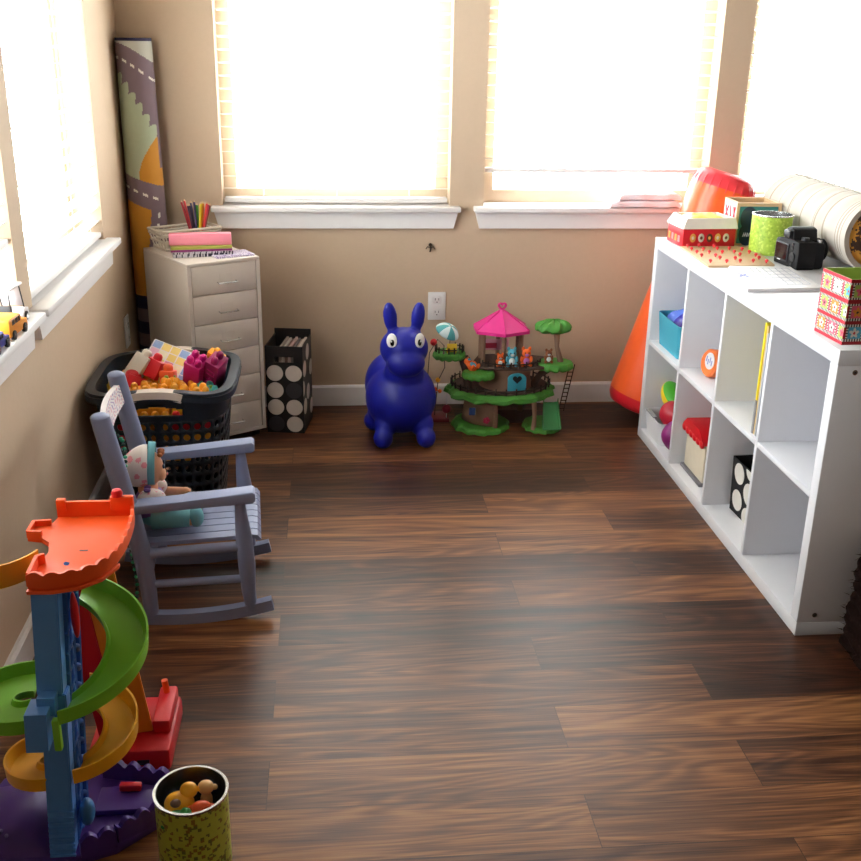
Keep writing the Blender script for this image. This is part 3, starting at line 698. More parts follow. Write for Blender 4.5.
CT = Matrix.Translation((-1.437, 0.065, CHt)) @ Matrix.Rotation(rad(32), 4, 'Z')
def onc(x, y, z=0): return CT @ Vector((x, y, z))
# polka print folder, notebooks, pink pad
def sheet(name, c, sx, sy, z0, z1, rz, mats, label, cat, group=None, mif=None, n=1):
    T = CT @ TF(c, rz=rz); base = T.translation + Vector((0, 0, z0))
    b = NB(); bx(b, -sx/2, sx/2, -sy/2, sy/2, z0, z1, T=T)
    if mif:
        T3 = T @ TF((-sx/2, -sy/2, z1+0.0003)); grid(b, lambda u, v: (u*sx, v*sy, 0), int(sx/0.004), int(sy/0.004), mif, T=T3)
        for q in (0,): grid(b, lambda u, v: (u*sx, -0.0003, -v*(z1-z0)), int(sx/0.004), 3, mif, T=T3)
    return solow(name, b, mats, label, cat, base, group, smooth=False)
rr = random.Random(8); 
def speck(u, v, s=1): return 1 if (sin(u*61*s+3*sin(v*40))*sin(v*47*s+2*sin(u*31)) > 0.15) else 0
sheet('patterned_napkin', (-0.075, 0.075, 0), 0.145, 0.10, 0.0005, 0.006, rad(-6), [C('lilac_white', 'dcd4e4'), C('lilac', '7a58a0')], 'white and purple patterned packet at the right front of the cabinet top', 'packet', mif=speck)
sheet('black_white_notebook', (-0.150, 0.158, 0), 0.21, 0.14, 0.0005, 0.018, rad(-20), [C('nb_white', 'd0cad2'), C('nb_dark', '2c2438')], 'black and white speckled notebook at the bottom of the cabinet pile', 'notebook', mif=lambda u, v: speck(u, v, 1.6))
sheet('purple_notebook', (-0.150, 0.165, 0), 0.216, 0.137, 0.0188, 0.026, rad(-22), [C('nb_purple', '8a2c74')], 'purple notebook under the lime green one on the cabinet', 'notebook')
sheet('green_notebook', (-0.150, 0.165, 0), 0.215, 0.135, 0.0263, 0.036, rad(-22), [C('nb_lime', 'a8ac4c')], 'lime green notebook lying on a purple notebook on the cabinet', 'notebook')
# pink roll/pad standing on long edge
T = CT @ TF((-0.158, 0.145, 0.0365), rz=rad(-27))
b = NB(); prism(b, [(-0.024, 0), (0.02, 0), (0.024, 0.028), (0.018, 0.040), (-0.02, 0.04)], -0.110, 0.110, T=T @ YZ(), bev=0.004)
solow('pink_paper_pad', b, C('pink_paper', 'f08ca0', rough=0.7), 'long pink paper pad on top of the notebooks on the cabinet', 'paper pad', T.translation)
# wire basket at the back
t = thing('wire_basket', 'low whitewashed woven basket at the back of the drawer cabinet top', 'basket', onc(-0.145, 0.30))
WK = C('whitewash_wicker', 'c9beb0', rough=0.8)
TBK = CT @ TF((-0.145, 0.300, 0))
b = NB()
for z in (0.008, 0.034, 0.06, 0.072):
    s_ = 0.85+0.15*z/0.072
    P4 = [(-0.118*s_, -0.06*s_, z), (0.118*s_, -0.06*s_, z), (0.118*s_, 0.06*s_, z), (-0.118*s_, 0.06*s_, z)]
    for k in range(4): tube(b, [P4[k], P4[(k+1) % 4]], 0.0052, 8, T=TBK)
link('rail', b, WK, t, w=True)
b = NB()
for k in range(9):
    u = -1+2*k/8
    for s in (-1, 1): tube(b, [(u*0.1, s*0.051, 0.006), (u*0.116, s*0.061, 0.072)], 0.0028, 6, T=TBK)
for k in range(5):
    u = -1+2*k/4
    for s in (-1, 1): tube(b, [(s*0.1, u*0.05, 0.006), (s*0.119, u*0.058, 0.072)], 0.0028, 6, T=TBK)
link('spindle', b, WK, t, w=True)
b = NB(); bx(b, -0.1, 0.1, -0.051, 0.051, 0.001, 0.005, T=TBK); link('bottom', b, WK, t, w=True)
# pencil jar + pencils
PC0 = (-0.10, 0.290)
b = NB(); lathe(b, [(0.0001, 0.006), (0.026, 0.006), (0.027, 0.055), (0.0255, 0.055), (0.0245, 0.009), (0.0001, 0.009)], 24, T=CT @ TF((PC0[0], PC0[1], 0)))
solow('pencil_jar', b, C('jar_pale', 'c4b4c0', rough=0.2), 'small pale jar holding colouring pencils in the wicker basket', 'jar', onc(*PC0, 0.006))
pcs = ['b0303a', '8a2440', 'd04848', '503048', '2c2440', '342c50', '40305c', '3c8c3c', '58a83c', 'e8d030', 'f0b828', 'e88c2c', 'd83c34', 'c02c50', '6c3c28']
nm = ['dark red', 'maroon', 'coral red', 'plum', 'black', 'navy', 'violet', 'green', 'light green', 'yellow', 'amber', 'orange', 'bright red', 'crimson', 'brown']
for k, cc in enumerate(pcs):
    u = -1 + 2*k/(len(pcs)-1); rr2 = random.Random(k); v = (k*7 % 3-1)*0.35
    p0 = Vector((PC0[0]+u*0.016, PC0[1]+v*0.008, 0.011)); p1 = Vector((PC0[0]+u*0.052, PC0[1]+v*0.016-u*0.015, 0.158+rr2.uniform(-0.012, 0.012)))
    b = NB(); d = (p1-p0).normalized(); cyl(b, p0, p1, 0.0040, seg=6, T=CT); tube(b, [p1, p1+d*0.008], [0.0040, 0.0006], 6, 1, T=CT)
    solow('colouring_pencil', b, [C('pencil_'+cc, cc), WOOD], '%s colouring pencil standing in the jar on the drawer cabinet' % nm[k], 'pencil', CT @ p0, 'colouring pencils in the jar')

# ================================================================ ROLLED PLAY RUG
t = thing('rolled_play_rug', 'tall rolled play rug with road pattern standing in the corner', 'rug', (-1.870, 0.338, 0))
RG = [C('rug_grey_road', '7a6870', rough=0.9), C('rug_sage', 'a9b296', rough=0.9), C('rug_mustard', 'c88a30', rough=0.9), C('rug_white', 'e0dcd0', rough=0.9), C('rug_navy', '2e2a48', rough=0.9), C('rug_pale', 'b9b8ac', rough=0.9)]
def rug_col(u, v):
    a_ = 2*pi*u; x = cos(a_); z = v*1.42; q = (x+1)/2
    if sin(a_) > 0.2 or z > 1.411: return 4
    if z > 1.406 - 0.068*q**1.6: return 5
    edge = 1.31 - 0.21*q**1.3; bump = 0.045*abs(sin((z-0.12*x)*42))-0.012
    zd = 1.356 - 0.080*q**1.5
    if z > edge - 0.02 + bump and z > 1.07:
        return 3 if abs(z-zd) < 0.0045 and int(q*9) % 2 == 0 else 0
    if z > 0.905 + 0.055*(1-q)*0.9:
        zl = 0.955 + 0.135*max(0, (x+0.1)/1.1)**0.7 if x > -0.1 else 0.0
        if x > 0.93 and z > 0.97: return 0
        return 2 if x > -0.1 and z < zl else 1
    c2 = 0.905 - 0.055*q
    if z > c2 - 0.045:
        return 3 if abs(z-c2-0.004) < 0.0045 and int(q*8) % 2 == 0 else 0
    e2 = 0.42 - (0.84-z)*2.0
    if z > 0.50:
        if x > e2: return 3 if abs(x-e2-0.38) < 0.05 and int(z*48) % 2 == 0 else 0
        return 2
    return 4 if int(z*20) % 2 else 0
b = NB(); R0 = 0.064
grid(b, lambda u, v: ((R0+0.010*(1-v))*cos(2*pi*u)+0.014*(1-v), (R0+0.010*(1-v))*sin(2*pi*u)-0.022*(1-v), v*1.42), 120, 420, rug_col, closeu=True); link('outer_layer', b, RG, t)
b = NB(); sp = [((0.062*(1-k/90))*cos(k*0.42), (0.062*(1-k/90))*sin(k*0.42)) for k in range(80)]
for z in (1.4198,):
    for k in range(79):
        (x0, y0), (x1, y1) = sp[k], sp[k+1]; _add(b, [(x0, y0, z), (x1, y1, z), (x1*0.93, y1*0.93, z), (x0*0.93, y0*0.93, z), (x0, y0, z-0.15), (x1, y1, z-0.15), (x1*0.93, y1*0.93, z-0.15), (x0*0.93, y0*0.93, z-0.15)], [(0, 1, 2, 3), (0, 4, 5, 1), (3, 2, 6, 7)])
link('spiral_edge', b, C('rug_backing', '5a566c', rough=0.95), t)

# ================================================================ MAGAZINE BOX
t = thing('magazine_box', 'tall black file box with white dots on the floor beside the drawer cabinet', 'box', (-1.355, 0.18, 0))
X0, X1, Y0, Y1, HF = -1.420, -1.277, 0.085, 0.275, 0.345
b = NB(); th = 0.004
zc = HF-0.052
for (p, q) in (((X0, Y0+0.02, 0), (X1, Y0+0.02, 0)),): pass
bx(b, X0, X1, Y0, Y0+th, 0, zc-0.011); bx(b, X0, X1, Y0, Y0+th, zc+0.011, HF); bx(b, X0, X0+0.035, Y0, Y0+th, zc-0.011, zc+0.011); bx(b, X1-0.035, X1, Y0, Y0+th, zc-0.011, zc+0.011)
bx(b, X0, X1, Y1-th, Y1, 0, HF+0.02); bx(b, X0, X0+th, Y0+th, Y1-th, 0, HF); bx(b, X1-th, X1, Y0+th, Y1-th, 0, HF); bx(b, X0, X1, Y0, Y1, 0.0005, 0.004)
link('body', b, C('box_black', '1a171a', rough=0.55), t, w=True, smooth=False)
cw = (X1-X0)/2; b = NB(); dots = []; DW = C('dot_cream', 'cfc4bc', rough=0.6)
for j, cols_ in enumerate(((1,), (0, 1), (0,), (0, 1))):
    for i in cols_: dots.append((cw*(i+0.5), 0.036+0.068*j, 0.0315))
dotpanel(b, (X0, Y0-0.0002, 0), (1, 0, 0), (0, 0, 1), X1-X0, HF, dots, 0.0006, (0, -1, 0))
dotpanel(b, (X1+0.0002, Y0, 0), (0, 1, 0), (0, 0, 1), Y1-Y0, HF, [(0.0, 0.18, 0.03), (0.035, 0.10, 0.0315), (0.035, 0.25, 0.0315), (0.1, 0.14, 0.0315), (0.1, 0.3, 0.0315), (0.165, 0.06, 0.0315), (0.165, 0.22, 0.0315)], 0.0006, (1, 0, 0))
link('cream_dots', b, DW, t, w=True, smooth=False)
b = NB(); dotpanel(b, (X0, Y0-0.0002, 0), (1, 0, 0), (0, 0, 1), X1-X0, HF, [(cw*1.5, 0.036+0.068*2, 0.0315)], 0.0006, (0, -1, 0)); link('grey_dot', b, C('dot_grey', '3a363c', rough=0.6), t, w=True, smooth=False); b = NB(); dotpanel(b, (X0, Y0-0.0002, 0), (1, 0, 0), (0, 0, 1), X1-X0, HF, [(cw*0.5, 0.036, 0.0315)], 0.0006, (0, -1, 0)); link('grey_dot', b, C('dot_grey', '3a363c', rough=0.6), t, w=True, smooth=False)
hh = HF-0.02
t.rotation_euler.z = rad(-9)
MBT = Matrix.Translation((-1.355, 0.18, 0)) @ Matrix.Rotation(rad(-9), 4, 'Z') @ Matrix.Translation((1.355, -0.18, 0))
mc = ['8c7c70', 'b4a49a', '7a5a50', 'b89890', '6a6260', 'a08878', 'c0b0a4']
mn = ['grey brown', 'pale grey', 'dark brown', 'dusty pink', 'charcoal', 'tan', 'cream']
for k in range(7):
    x = X0+0.05+k*0.0118; b = NB(); rr2 = random.Random(k*3); h_ = hh+0.010-0.004*(k % 3)
    bx(b, x, x+0.009, Y0+0.012, Y1-0.012, 0.006, h_)
    solow('magazine', b, C('mag_'+mc[k], mc[k], rough=0.7), '%s magazine spine, %s from the left in the dotted file box' % (mn[k], ['first', 'second', 'third', 'fourth', 'fifth', 'sixth', 'last'][k]), 'magazine', (x, 0.18, 0.006), 'magazines in the dotted box', smooth=False)
    o = bpy.context.scene.collection.objects[-1]; p_ = MBT @ Vector((x, 0.18, 0.006)); o.location = p_; o.rotation_euler.z = rad(-9)

# ================================================================ BLUE HOPPER
t = thing('bouncy_animal', 'royal blue rubber bouncy animal toy sitting on the floor by the wall', 'bouncy toy', (-0.925, 0.02, 0))
PB = mat('royal_blue_rubber', '141c96', 0.42, var=0.04, scale=30, spec=0.4)
b = NB(); cx = -0.922
ball(b, (cx-0.003, 0.03, 0.160), (0.134, 0.165, 0.135), u=40, v=24)
ball(b, (cx-0.022, 0.10, 0.19), (0.115, 0.13, 0.125), u=40, v=24)
ball(b, (cx+0.005, -0.03, 0.27), (0.075, 0.07, 0.09), u=32, v=20)
ball(b, (cx+0.004, -0.03, 0.368), (0.090, 0.080, 0.078), u=36, v=22)
ball(b, (cx+0.008, -0.082, 0.327), (0.070, 0.055, 0.053), u=32, v=20)
for s, y, x_, r in ((-1, -0.095, -0.076, 0.037), (1, -0.095, 0.084, 0.037), (-1, 0.10, -0.098, 0.044), (1, 0.13, 0.08, 0.042)):
    ball(b, (cx+x_, y, 0.040), (r, r*1.1, 0.040), u=24, v=14); ball(b, (cx+x_*0.85, y*0.7+0.01, 0.08), (0.045, 0.05, 0.05))
for s in (-1, 1):
    ball(b, (cx+0.004+s*0.051, -0.018, 0.482), (0.0265, 0.017, 0.058), rot=Matrix.Rotation(s*0.12, 4, 'Y'), u=24, v=16)
    ball(b, (cx+0.004+s*0.048, -0.018, 0.434), (0.014, 0.013, 0.022))
o = link('body', b, PB, t, w=True); remesh(o, 0.005, 8)
for s in (-1, 1):
    E_ = TF((cx+0.006+s*0.051, -0.086, 0.411), rz=rad(32*s), rx=rad(-4))
    b = NB(); ball(b, (0, 0, 0), (0.021, 0.008, 0.028), T=E_, u=24, v=16); ey = link('eye', b, C('eye_white', 'f4f2f0', rough=0.3), t, w=True)
    b = NB(); ball(b, (-s*0.005, -0.0052, -0.004), (0.009, 0.004, 0.0135), T=E_); link('pupil', b, C('pupil_black', '141414', rough=0.25), ey, w=True)
    b = NB(); ball(b, (-s*0.003, -0.0085, 0.0), (0.003, 0.0016, 0.004), T=E_); link('eye_glint', b, MATS['eye_white'], ey, w=True)

# ================================================================ TREE HOUSE
t = thing('toy_tree_house', 'multi level toy tree house with pink roof standing on the floor by the wall', 'toy house', (-0.51, 0.13, 0))
GR = C('leaf_green', '458c30', rough=0.6, bump=0.6, scale=120); BRN = C('bark_brown', '4e3a32', rough=0.8, bump=0.6, scale=90); DBR = C('dark_bark', '33241f', rough=0.8)
TAN = C('trunk_tan', '8c6c58', rough=0.7, bump=0.4, scale=70); PINK = C('hot_pink', 'e0288c'); AQUA = C('toy_aqua', '3c9cb4')
def leafdisc(bm, c, rx, ry, h, amp=0.006, n=64, mi=0):
    prof = [(0.0, h), (0.9, h), (1.0, h*0.75), (1.02, h*0.3), (0.93, 0), (0, 0)]
    def f(u, v):
        i = min(int(v*5), 4); q = v*5-i; r = prof[i][0]+(prof[i+1][0]-prof[i][0])*q; z = prof[i][1]+(prof[i+1][1]-prof[i][1])*q
        k = 1 + (0.03*sin(11*u*2*pi)+0.02*sin(23*u*2*pi))*r; a_ = 2*pi*u
        return (c[0]+rx*r*k*cos(a_), c[1]+ry*r*k*sin(a_), c[2]+z - amp*abs(sin(13*pi*u))*(1 if 0.3 < v < 0.9 else 0))
    grid(bm, f, n, 15, closeu=True); bmesh.ops.remove_doubles(bm, verts=bm.verts, dist=1e-5)
cx, cy = -0.522, 0.165
b = NB(); leafdisc(b, (-0.60, 0.13, 0), 0.112, 0.12, 0.022); link('left_lawn', b, GR, t, w=True)
b = NB(); leafdisc(b, (-0.36, 0.10, 0), 0.075, 0.085, 0.022); link('right_lawn', b, GR, t, w=True)
b = NB(); bx(b, -0.62, -0.36, 0.15, 0.27, 0.0, 0.012); link('base_plate', b, DBR, t, w=True)
# lower trunk walls
b = NB()
def tw(u, v): a_ = rad(150)+rad(110)*u; return (cx+0.15*(1-0.1*v)*cos(a_), cy+0.12*(1-0.1*v)*sin(a_), 0.02+0.108*v)
grid(b, tw, 24, 4); lw = link('lower_wall', b, TAN, t, w=True); lw.modifiers.new('t', 'SOLIDIFY').thickness = 0.006
b = NB(); bx(b, -0.66, -0.635, 0.04, 0.046, 0.075, 0.105, bev=0.002); ww = link('window', b, C('toy_blue', '2c4c8c'), t, w=True)
b = NB()
for k in range(5): ball(b, (-0.592+0.008*cos(k*1.257), 0.034, 0.055+0.008*sin(k*1.257)), (0.007, 0.004, 0.007))
link('flower', b, C('toy_rose', 'b02848'), t, w=True)
for x, y in ((-0.556, 0.045), (-0.405, 0.04), (-0.60, 0.26), (-0.42, 0.26)):
    b = NB(); tube(b, [(x, y, 0.012), (x+0.003, y+0.004, 0.06), (x-0.002, y+0.006, 0.132)], [0.0105, 0.008, 0.010], 10); link('post', b, TAN, t, w=True)
# big ring deck
b = NB(); leafdisc(b, (cx, cy, 0.128), 0.212, 0.162, 0.030, 0.008, 96); link('lower_deck_leaves', b, GR, t, w=True)
b = NB(); lathe(b, [(0.0001, 0), (1, 0), (1, 1), (0.0001, 1)], 48, T=Matrix.Translation((cx, cy, 0.1585)) @ Matrix.Diagonal((0.188, 0.142, 0.004, 1))); link('lower_deck_floor', b, BRN, t, w=True)
def fence_(cxx, cyy, rx, ry, z, a0, a1, n, h=0.026):
    b = NB(); pts = []
    for k in range(n+1):
        a_ = rad(a0+(a1-a0)*k/n); p = Vector((cxx+rx*cos(a_), cyy+ry*sin(a_), z)); pts.append(p+Vector((0, 0, h*0.62)))
        tube(b, [p, p+Vector((0, 0, h))], [0.0036, 0.003], 6)
    tube(b, pts, 0.0026, 6); link('fence', b, DBR, t, w=True)
fence_(cx, cy, 0.195, 0.148, 0.160, -220, 40, 22)
# main trunk + door
b = NB(); lathe(b, [(0.0001, 0), (0.105, 0), (0.095, 0.035), (0.098, 0.07), (0.108, 0.088), (0.0001, 0.088)], 40, T=TF((cx+0.02, cy-0.005, 0.1626))); link('trunk', b, TAN, t, w=True)
b = NB(); q = []
for k in range(13): a_ = pi*k/12; q.append((0.036*cos(a_), 0.052+0.022*sin(a_)))
prism(b, q+[(-0.036, 0), (0.036, 0)], 0.0, 0.008, T=TF((cx+0.047, cy-0.101, 0.163)) @ XZ(), bev=0.0015); dr = link('door', b, AQUA, t, w=True)
def heart(s, n=28): return [(s*16*sin(a_)**3/17, s*(13*cos(a_)-5*cos(2*a_)-2*cos(3*a_)-cos(4*a_))/17) for a_ in [2*pi*k/n for k in range(n)]]
b = NB(); prism(b, heart(0.019), 0.0082, 0.0092, T=TF((cx+0.047, cy-0.101, 0.213)) @ XZ()); link('heart_window', b, BLACK, dr, w=True)
# upper floor
b = NB(); prism(b, [(-0.655, 0.10), (-0.60, 0.055), (-0.44, 0.04), (-0.36, 0.06), (-0.30, 0.12), (-0.34, 0.20), (-0.45, 0.25), (-0.60, 0.24)], 0.2508, 0.262, bev=0.003); link('upper_deck', b, BRN, t, w=True)
fence_(-0.50, 0.12, 0.125, 0.085, 0.262, -150, -20, 9, 0.024)
b = NB(); leafdisc(b, (-0.625, 0.065, 0.222), 0.062, 0.05, 0.024, 0.005, 48); link('front_leaf_platform', b, GR, t, w=True)
b = NB(); tube(b, [(-0.66, 0.09, 0.164), (-0.668, 0.095, 0.23), (-0.68, 0.115, 0.292)], [0.017, 0.014, 0.02], 12); link('branch_left', b, BRN, t, w=True)
b = NB(); leafdisc(b, (-0.733, 0.115, 0.288), 0.062, 0.052, 0.024, 0.006, 48); link('left_leaf_platform', b, GR, t, w=True)
fence_(-0.733, 0.115, 0.054, 0.044, 0.311, 150, 420, 12, 0.024)
b = NB(); leafdisc(b, (-0.322, 0.10, 0.246), 0.072, 0.06, 0.024, 0.006, 48); link('right_leaf_platform', b, GR, t, w=True)
b = NB(); tube(b, [(-0.40, 0.13, 0.164), (-0.375, 0.12, 0.21), (-0.335, 0.11, 0.25)], [0.015, 0.012, 0.02], 12); link('branch_right', b, BRN, t, w=True)
b = NB(); tube(b, [(-0.30, 0.10, 0.268), (-0.318, 0.10, 0.33), (-0.32, 0.105, 0.395)], [0.012, 0.0085, 0.013], 10); link('tree_trunk', b, TAN, t, w=True)
def canopy(u, v):
    a_ = 2*pi*u; ph = pi*v; k = 1+0.06*sin(7*a_)+0.03*sin(15*a_+v*9)
    z = cos(ph); z = z*0.032 if z > 0 else z*0.016
    return (-0.334+0.07*sin(ph)*k*cos(a_), 0.105+0.055*sin(ph)*k*sin(a_), 0.402+z+0.004*sin(9*a_+3*v))
b = NB(); grid(b, canopy, 60, 20, closeu=True); bmesh.ops.remove_doubles(b, verts=b.verts, dist=1e-5); link('leaf_canopy', b, GR, t, w=True)
# gazebo
for k in range(6):
    a_ = rad(30+60*k); x, y = -0.528+0.085*cos(a_), 0.155+0.07*sin(a_)
    b = NB(); tube(b, [(x, y, 0.262), (x, y, 0.395)], 0.0088, 10); link('gazebo_post', b, TAN, t, w=True)
b = NB(); R6 = [(cos(rad(60*k+30)), sin(rad(60*k+30))) for k in range(6)]; V_ = []
for (r, z) in ((0.118, 0.380), (0.118, 0.392), (0.013, 0.458), (0.01, 0.464)): V_ += [(-0.528+r*x, 0.155+r*0.85*y, z) for x, y in R6]
_add(b, V_, [tuple(range(6))[::-1]] + [(j*6+k, j*6+(k+1) % 6, j*6+6+(k+1) % 6, j*6+6+k) for j in range(3) for k in range(6)] + [tuple(range(18, 24))])
for x, y in R6: tube(b, [(-0.528+0.118*x, 0.155+0.100*y, 0.393), (-0.528+0.012*x, 0.155+0.01*y, 0.46)], 0.0022, 6)
rf = link('pink_roof', b, PINK, t, w=True, angle=15)
b = NB(); H = heart(0.0155); tube(b, [(-0.528+x, 0.155, 0.477+y) for x, y in H], 0.0044, 8, closed=True); link('heart_finial', b, PINK, rf, w=True)
b = NB(); bx(b, -0.59, -0.485, 0.215, 0.22, 0.285, 0.33, bev=0.002); pw = link('pink_shelf', b, C('pale_pink', 'e09cb4'), t, w=True)
b = NB(); bx(b, -0.58, -0.535, 0.209, 0.2148, 0.295, 0.315); link('picture', b, C('toy_rose', 'b02848'), pw, w=True)
# slide on the right
b = NB()
def sl(u, v):
    q = [(-0.026, 0.016), (-0.024, 0.002), (-0.01, 0), (0.01, 0), (0.024, 0.002), (0.026, 0.016)]; f_ = u*5; i = min(int(f_), 4); s = f_-i
    ox = q[i][0]*(1-s)+q[i+1][0]*s; oz = q[i][1]*(1-s)+q[i+1][1]*s
    return (-0.335-0.008*v+ox*(1.15+0.3*v), 0.075-0.080*v, 0.112-0.088*v**0.8+oz)
grid(b, sl, 20, 16); so = link('slide', b, C('slide_green', '2f7a40'), t, w=True); so.modifiers.new('t', 'SOLIDIFY').thickness = 0.003
# rope ladder
b = NB()
for dx in (-0.010, 0.010): tube(b, [(-0.257+dx, 0.085, 0.262), (-0.292+dx, 0.075, 0.075)], 0.0022, 6)
for k in range(11): z = 0.085+k*0.0165; x = -0.292+0.035*(z-0.075)/0.187; tube(b, [(x-0.010, 0.0768, z), (x+0.010, 0.0768, z)], 0.002, 6)
link('rope_ladder', b, DBR, t, w=True)
# umbrella, deck chair
um = thing('toy_umbrella', 'tiny blue and white striped umbrella on the left platform of the tree house', 'toy umbrella', (-0.735, 0.11, 0.312))
UT = TF((-0.750, 0.108, 0.378), ry=rad(24), rx=rad(20))
b = NB(); grid(b, lambda u, v: (0.048*sin(v*1.25)*cos(2*pi*u)/0.95, 0.048*sin(v*1.25)*sin(2*pi*u)/0.95, 0.045*cos(v*1.25)), 64, 10, lambda u, v: int(u*8) % 2, T=UT, closeu=True)
bmesh.ops.remove_doubles(b, verts=b.verts, dist=1e-5); cn = link('canopy', b, [C('umb_aqua', '48a8b0'), C('umb_white', 'd4e8e8')], um, w=True); cn.modifiers.new('t', 'SOLIDIFY').thickness = 0.0015
b = NB(); tube(b, [(-0.735, 0.11, 0.312), UT @ Vector((0, 0, 0.048))], 0.002, 6); link('pole', b, TAN, um, w=True)
b = NB(); box(b, (-0.728, 0.078, 0.337), (0.038, 0.004, 0.03), T=None, bev=0.001); bx(b, -0.747, -0.709, 0.08, 0.115, 0.318, 0.322); 
for x in (-0.744, -0.712):
    for y in (0.084, 0.112): cyl(b, (x, y, 0.312), (x, y, 0.319), 0.002, seg=6)
solow('toy_beach_chair', b, C('toy_sun_yellow', 'ecc83c'), 'tiny yellow chair under the striped umbrella on the tree house', 'toy chair', (-0.728, 0.09, 0.312))
# critters: small seated animals
def critter(name, label, c, s, body_c, belly_c, lie=0, rz=0, ears='round'):
    tt = thing(name, label, 'toy animal', c, rz, 'small toy animals on the tree house'); T = TF((0, 0, 0), rx=lie)
    def P(*a): return T @ Vector(a)
    b = NB(); ball(b, (0, 0, 0.014), (0.012, 0.011, 0.015), T=T); ball(b, (0, -0.002, 0.036), (0.0125, 0.011, 0.012), T=T)
    for k in (-1, 1):
        ball(b, (k*0.011, -0.008, 0.005), (0.0055, 0.010, 0.0055), T=T); ball(b, (k*0.013, -0.005, 0.02), (0.0045, 0.005, 0.009), T=T)
        ball(b, (k*0.009, 0, 0.048), (0.0045, 0.003, 0.006), T=T)
    link('body', b, body_c, tt)
    b = NB(); ball(b, (0, -0.0075, 0.015), (0.0085, 0.006, 0.0095), T=T); ball(b, (0, -0.0105, 0.0335), (0.006, 0.004, 0.0045), T=T); link('belly', b, belly_c, tt)
    b = NB()
    for k in (-1, 1): ball(b, (k*0.005, -0.0118, 0.039), (0.0016, 0.0012, 0.002), T=T)
    link('eyes', b, BLACK, tt); tt.scale = (s, s, s); return tt
OR = C('critter_orange', 'f06a28', rough=0.7); SK = C('critter_sky', '58b0c8', rough=0.7); CRM = C('critter_cream', 'd8e0e0', rough=0.7); LV = C('critter_violet', 'c878c0', rough=0.7); BW_ = C('critter_brown', '8c5030', rough=0.7)
critter('toy_squirrel', 'orange toy animal with blue outfit lying on the left green platform', (-0.637, 0.068, 0.2475), 1.4, OR, SK, lie=rad(-60), rz=rad(40))
critter('toy_rabbit', 'pale blue toy animal with white face in front of the pink pavilion', (-0.497, 0.075, 0.2625), 1.4, SK, CRM)
critter('toy_fox', 'small orange toy animal left of the pale blue one on the deck', (-0.542, 0.072, 0.2625), 1.0, OR, CRM)
critter('toy_bird', 'orange and violet toy animal right of the pale blue one on the deck', (-0.441, 0.075, 0.2625), 1.4, OR, LV)
critter('toy_bear', 'brown toy animal in white standing under the green tree canopy', (-0.352, 0.085, 0.2705), 1.05, BW_, CRM)

# wire bead toy between the hopper and the tree house
t = thing('bead_toy', 'small wire bead toy between the blue bouncy animal and the tree house', 'toy', (-0.77, 0.22, 0))
b = NB(); bx(b, -0.82, -0.72, 0.17, 0.27, 0, 0.014, bev=0.003); link('base', b, C('toy_dark_red', '7c1c28'), t, w=True)
b = NB(); tube(b, [(-0.80, 0.22, 0.014), (-0.805, 0.22, 0.18), (-0.80, 0.21, 0.28), (-0.77, 0.2, 0.335), (-0.745, 0.2, 0.31), (-0.74, 0.2, 0.22), (-0.765, 0.21, 0.16), (-0.775, 0.22, 0.014)], 0.0018, 8); link('dark_wire', b, DARK, t, w=True)
b = NB(); tube(b, [(-0.80, 0.18, 0.014), (-0.80, 0.18, 0.12), (-0.76, 0.18, 0.13), (-0.73, 0.19, 0.12), (-0.73, 0.19, 0.014)], 0.0018, 8); link('white_wire', b, WHITE, t, w=True)
for p, c_, r in (((-0.785, 0.205, 0.322), RED, 0.014), ((-0.765, 0.212, 0.165), YELLOW, 0.010), ((-0.775, 0.22, 0.12), OR, 0.012), ((-0.76, 0.18, 0.129), OR, 0.008), ((-0.80, 0.18, 0.06), RED, 0.013), ((-0.73, 0.19, 0.05), C('bead_maroon', '8c1c3c'), 0.018)):
    b = NB(); ball(b, p, r); link('bead', b, c_, t, w=True)

# ================================================================ ROCKING CHAIR
CHB = mat('chair_paint', '7f87a8', 0.5, var=0.04, scale=14)
t = thing('rocking_chair', "child's lavender blue wooden rocking chair beside the left wall", 'chair', (-1.36, -1.285, 0), rad(4))
W2 = 0.335
def rk(s): return 0.55*(s+0.2)**2
for y in (0.0, W2):
    b = NB(); tube(b, [(s, y, rk(s)+0.0155+0.0005) for s in [-0.40+0.41*k/16 for k in range(17)]], 1, prof=(0.026, 0.031)); link('rocker', b, CHB, t, angle=30)
    b = NB(); tube(b, [(-0.045, y, 0.030), (-0.050, y, 0.08), (-0.052, y, 0.16), (-0.056, y, 0.24), (-0.06, y, 0.30), (-0.062, y, 0.338)], [0.015, 0.018, 0.022, 0.021, 0.016, 0.013], 16); link('front_leg', b, CHB, t)
    b = NB(); pts = [(-0.300, y, 0.034), (-0.302, y, 0.10), (-0.310, y, 0.20), (-0.335, y, 0.34), (-0.360, y, 0.47), (-0.380, y, 0.575)]
    tube(b, pts, [0.018, 0.02, 0.024, 0.025, 0.024, 0.023], 18); ball(b, (-0.380, y, 0.575), (0.023, 0.023, 0.012)); link('back_post', b, CHB, t)
    b = NB(); yo = y
    pl = [(-0.352, 0.335), (-0.335, 0.350), (-0.20, 0.356), (-0.03, 0.372), (-0.022, 0.366), (-0.022, 0.346), (-0.03, 0.341), (-0.2, 0.334), (-0.33, 0.325)]
    prism(b, pl, -0.024, 0.024, T=Matrix.Translation((0, yo+(-0.004 if y == 0 else 0.004), 0)) @ XZ(), bev=0.003); link('armrest', b, CHB, t)
    b = NB(); cyl(b, (-0.302, y, 0.118), (-0.052, y, 0.118), 0.0105, seg=14); link('side_rung', b, CHB, t)
    b = NB(); cyl(b, (-0.305, y, 0.205), (-0.055, y, 0.212), 0.0135, seg=14); link('seat_rail', b, CHB, t)
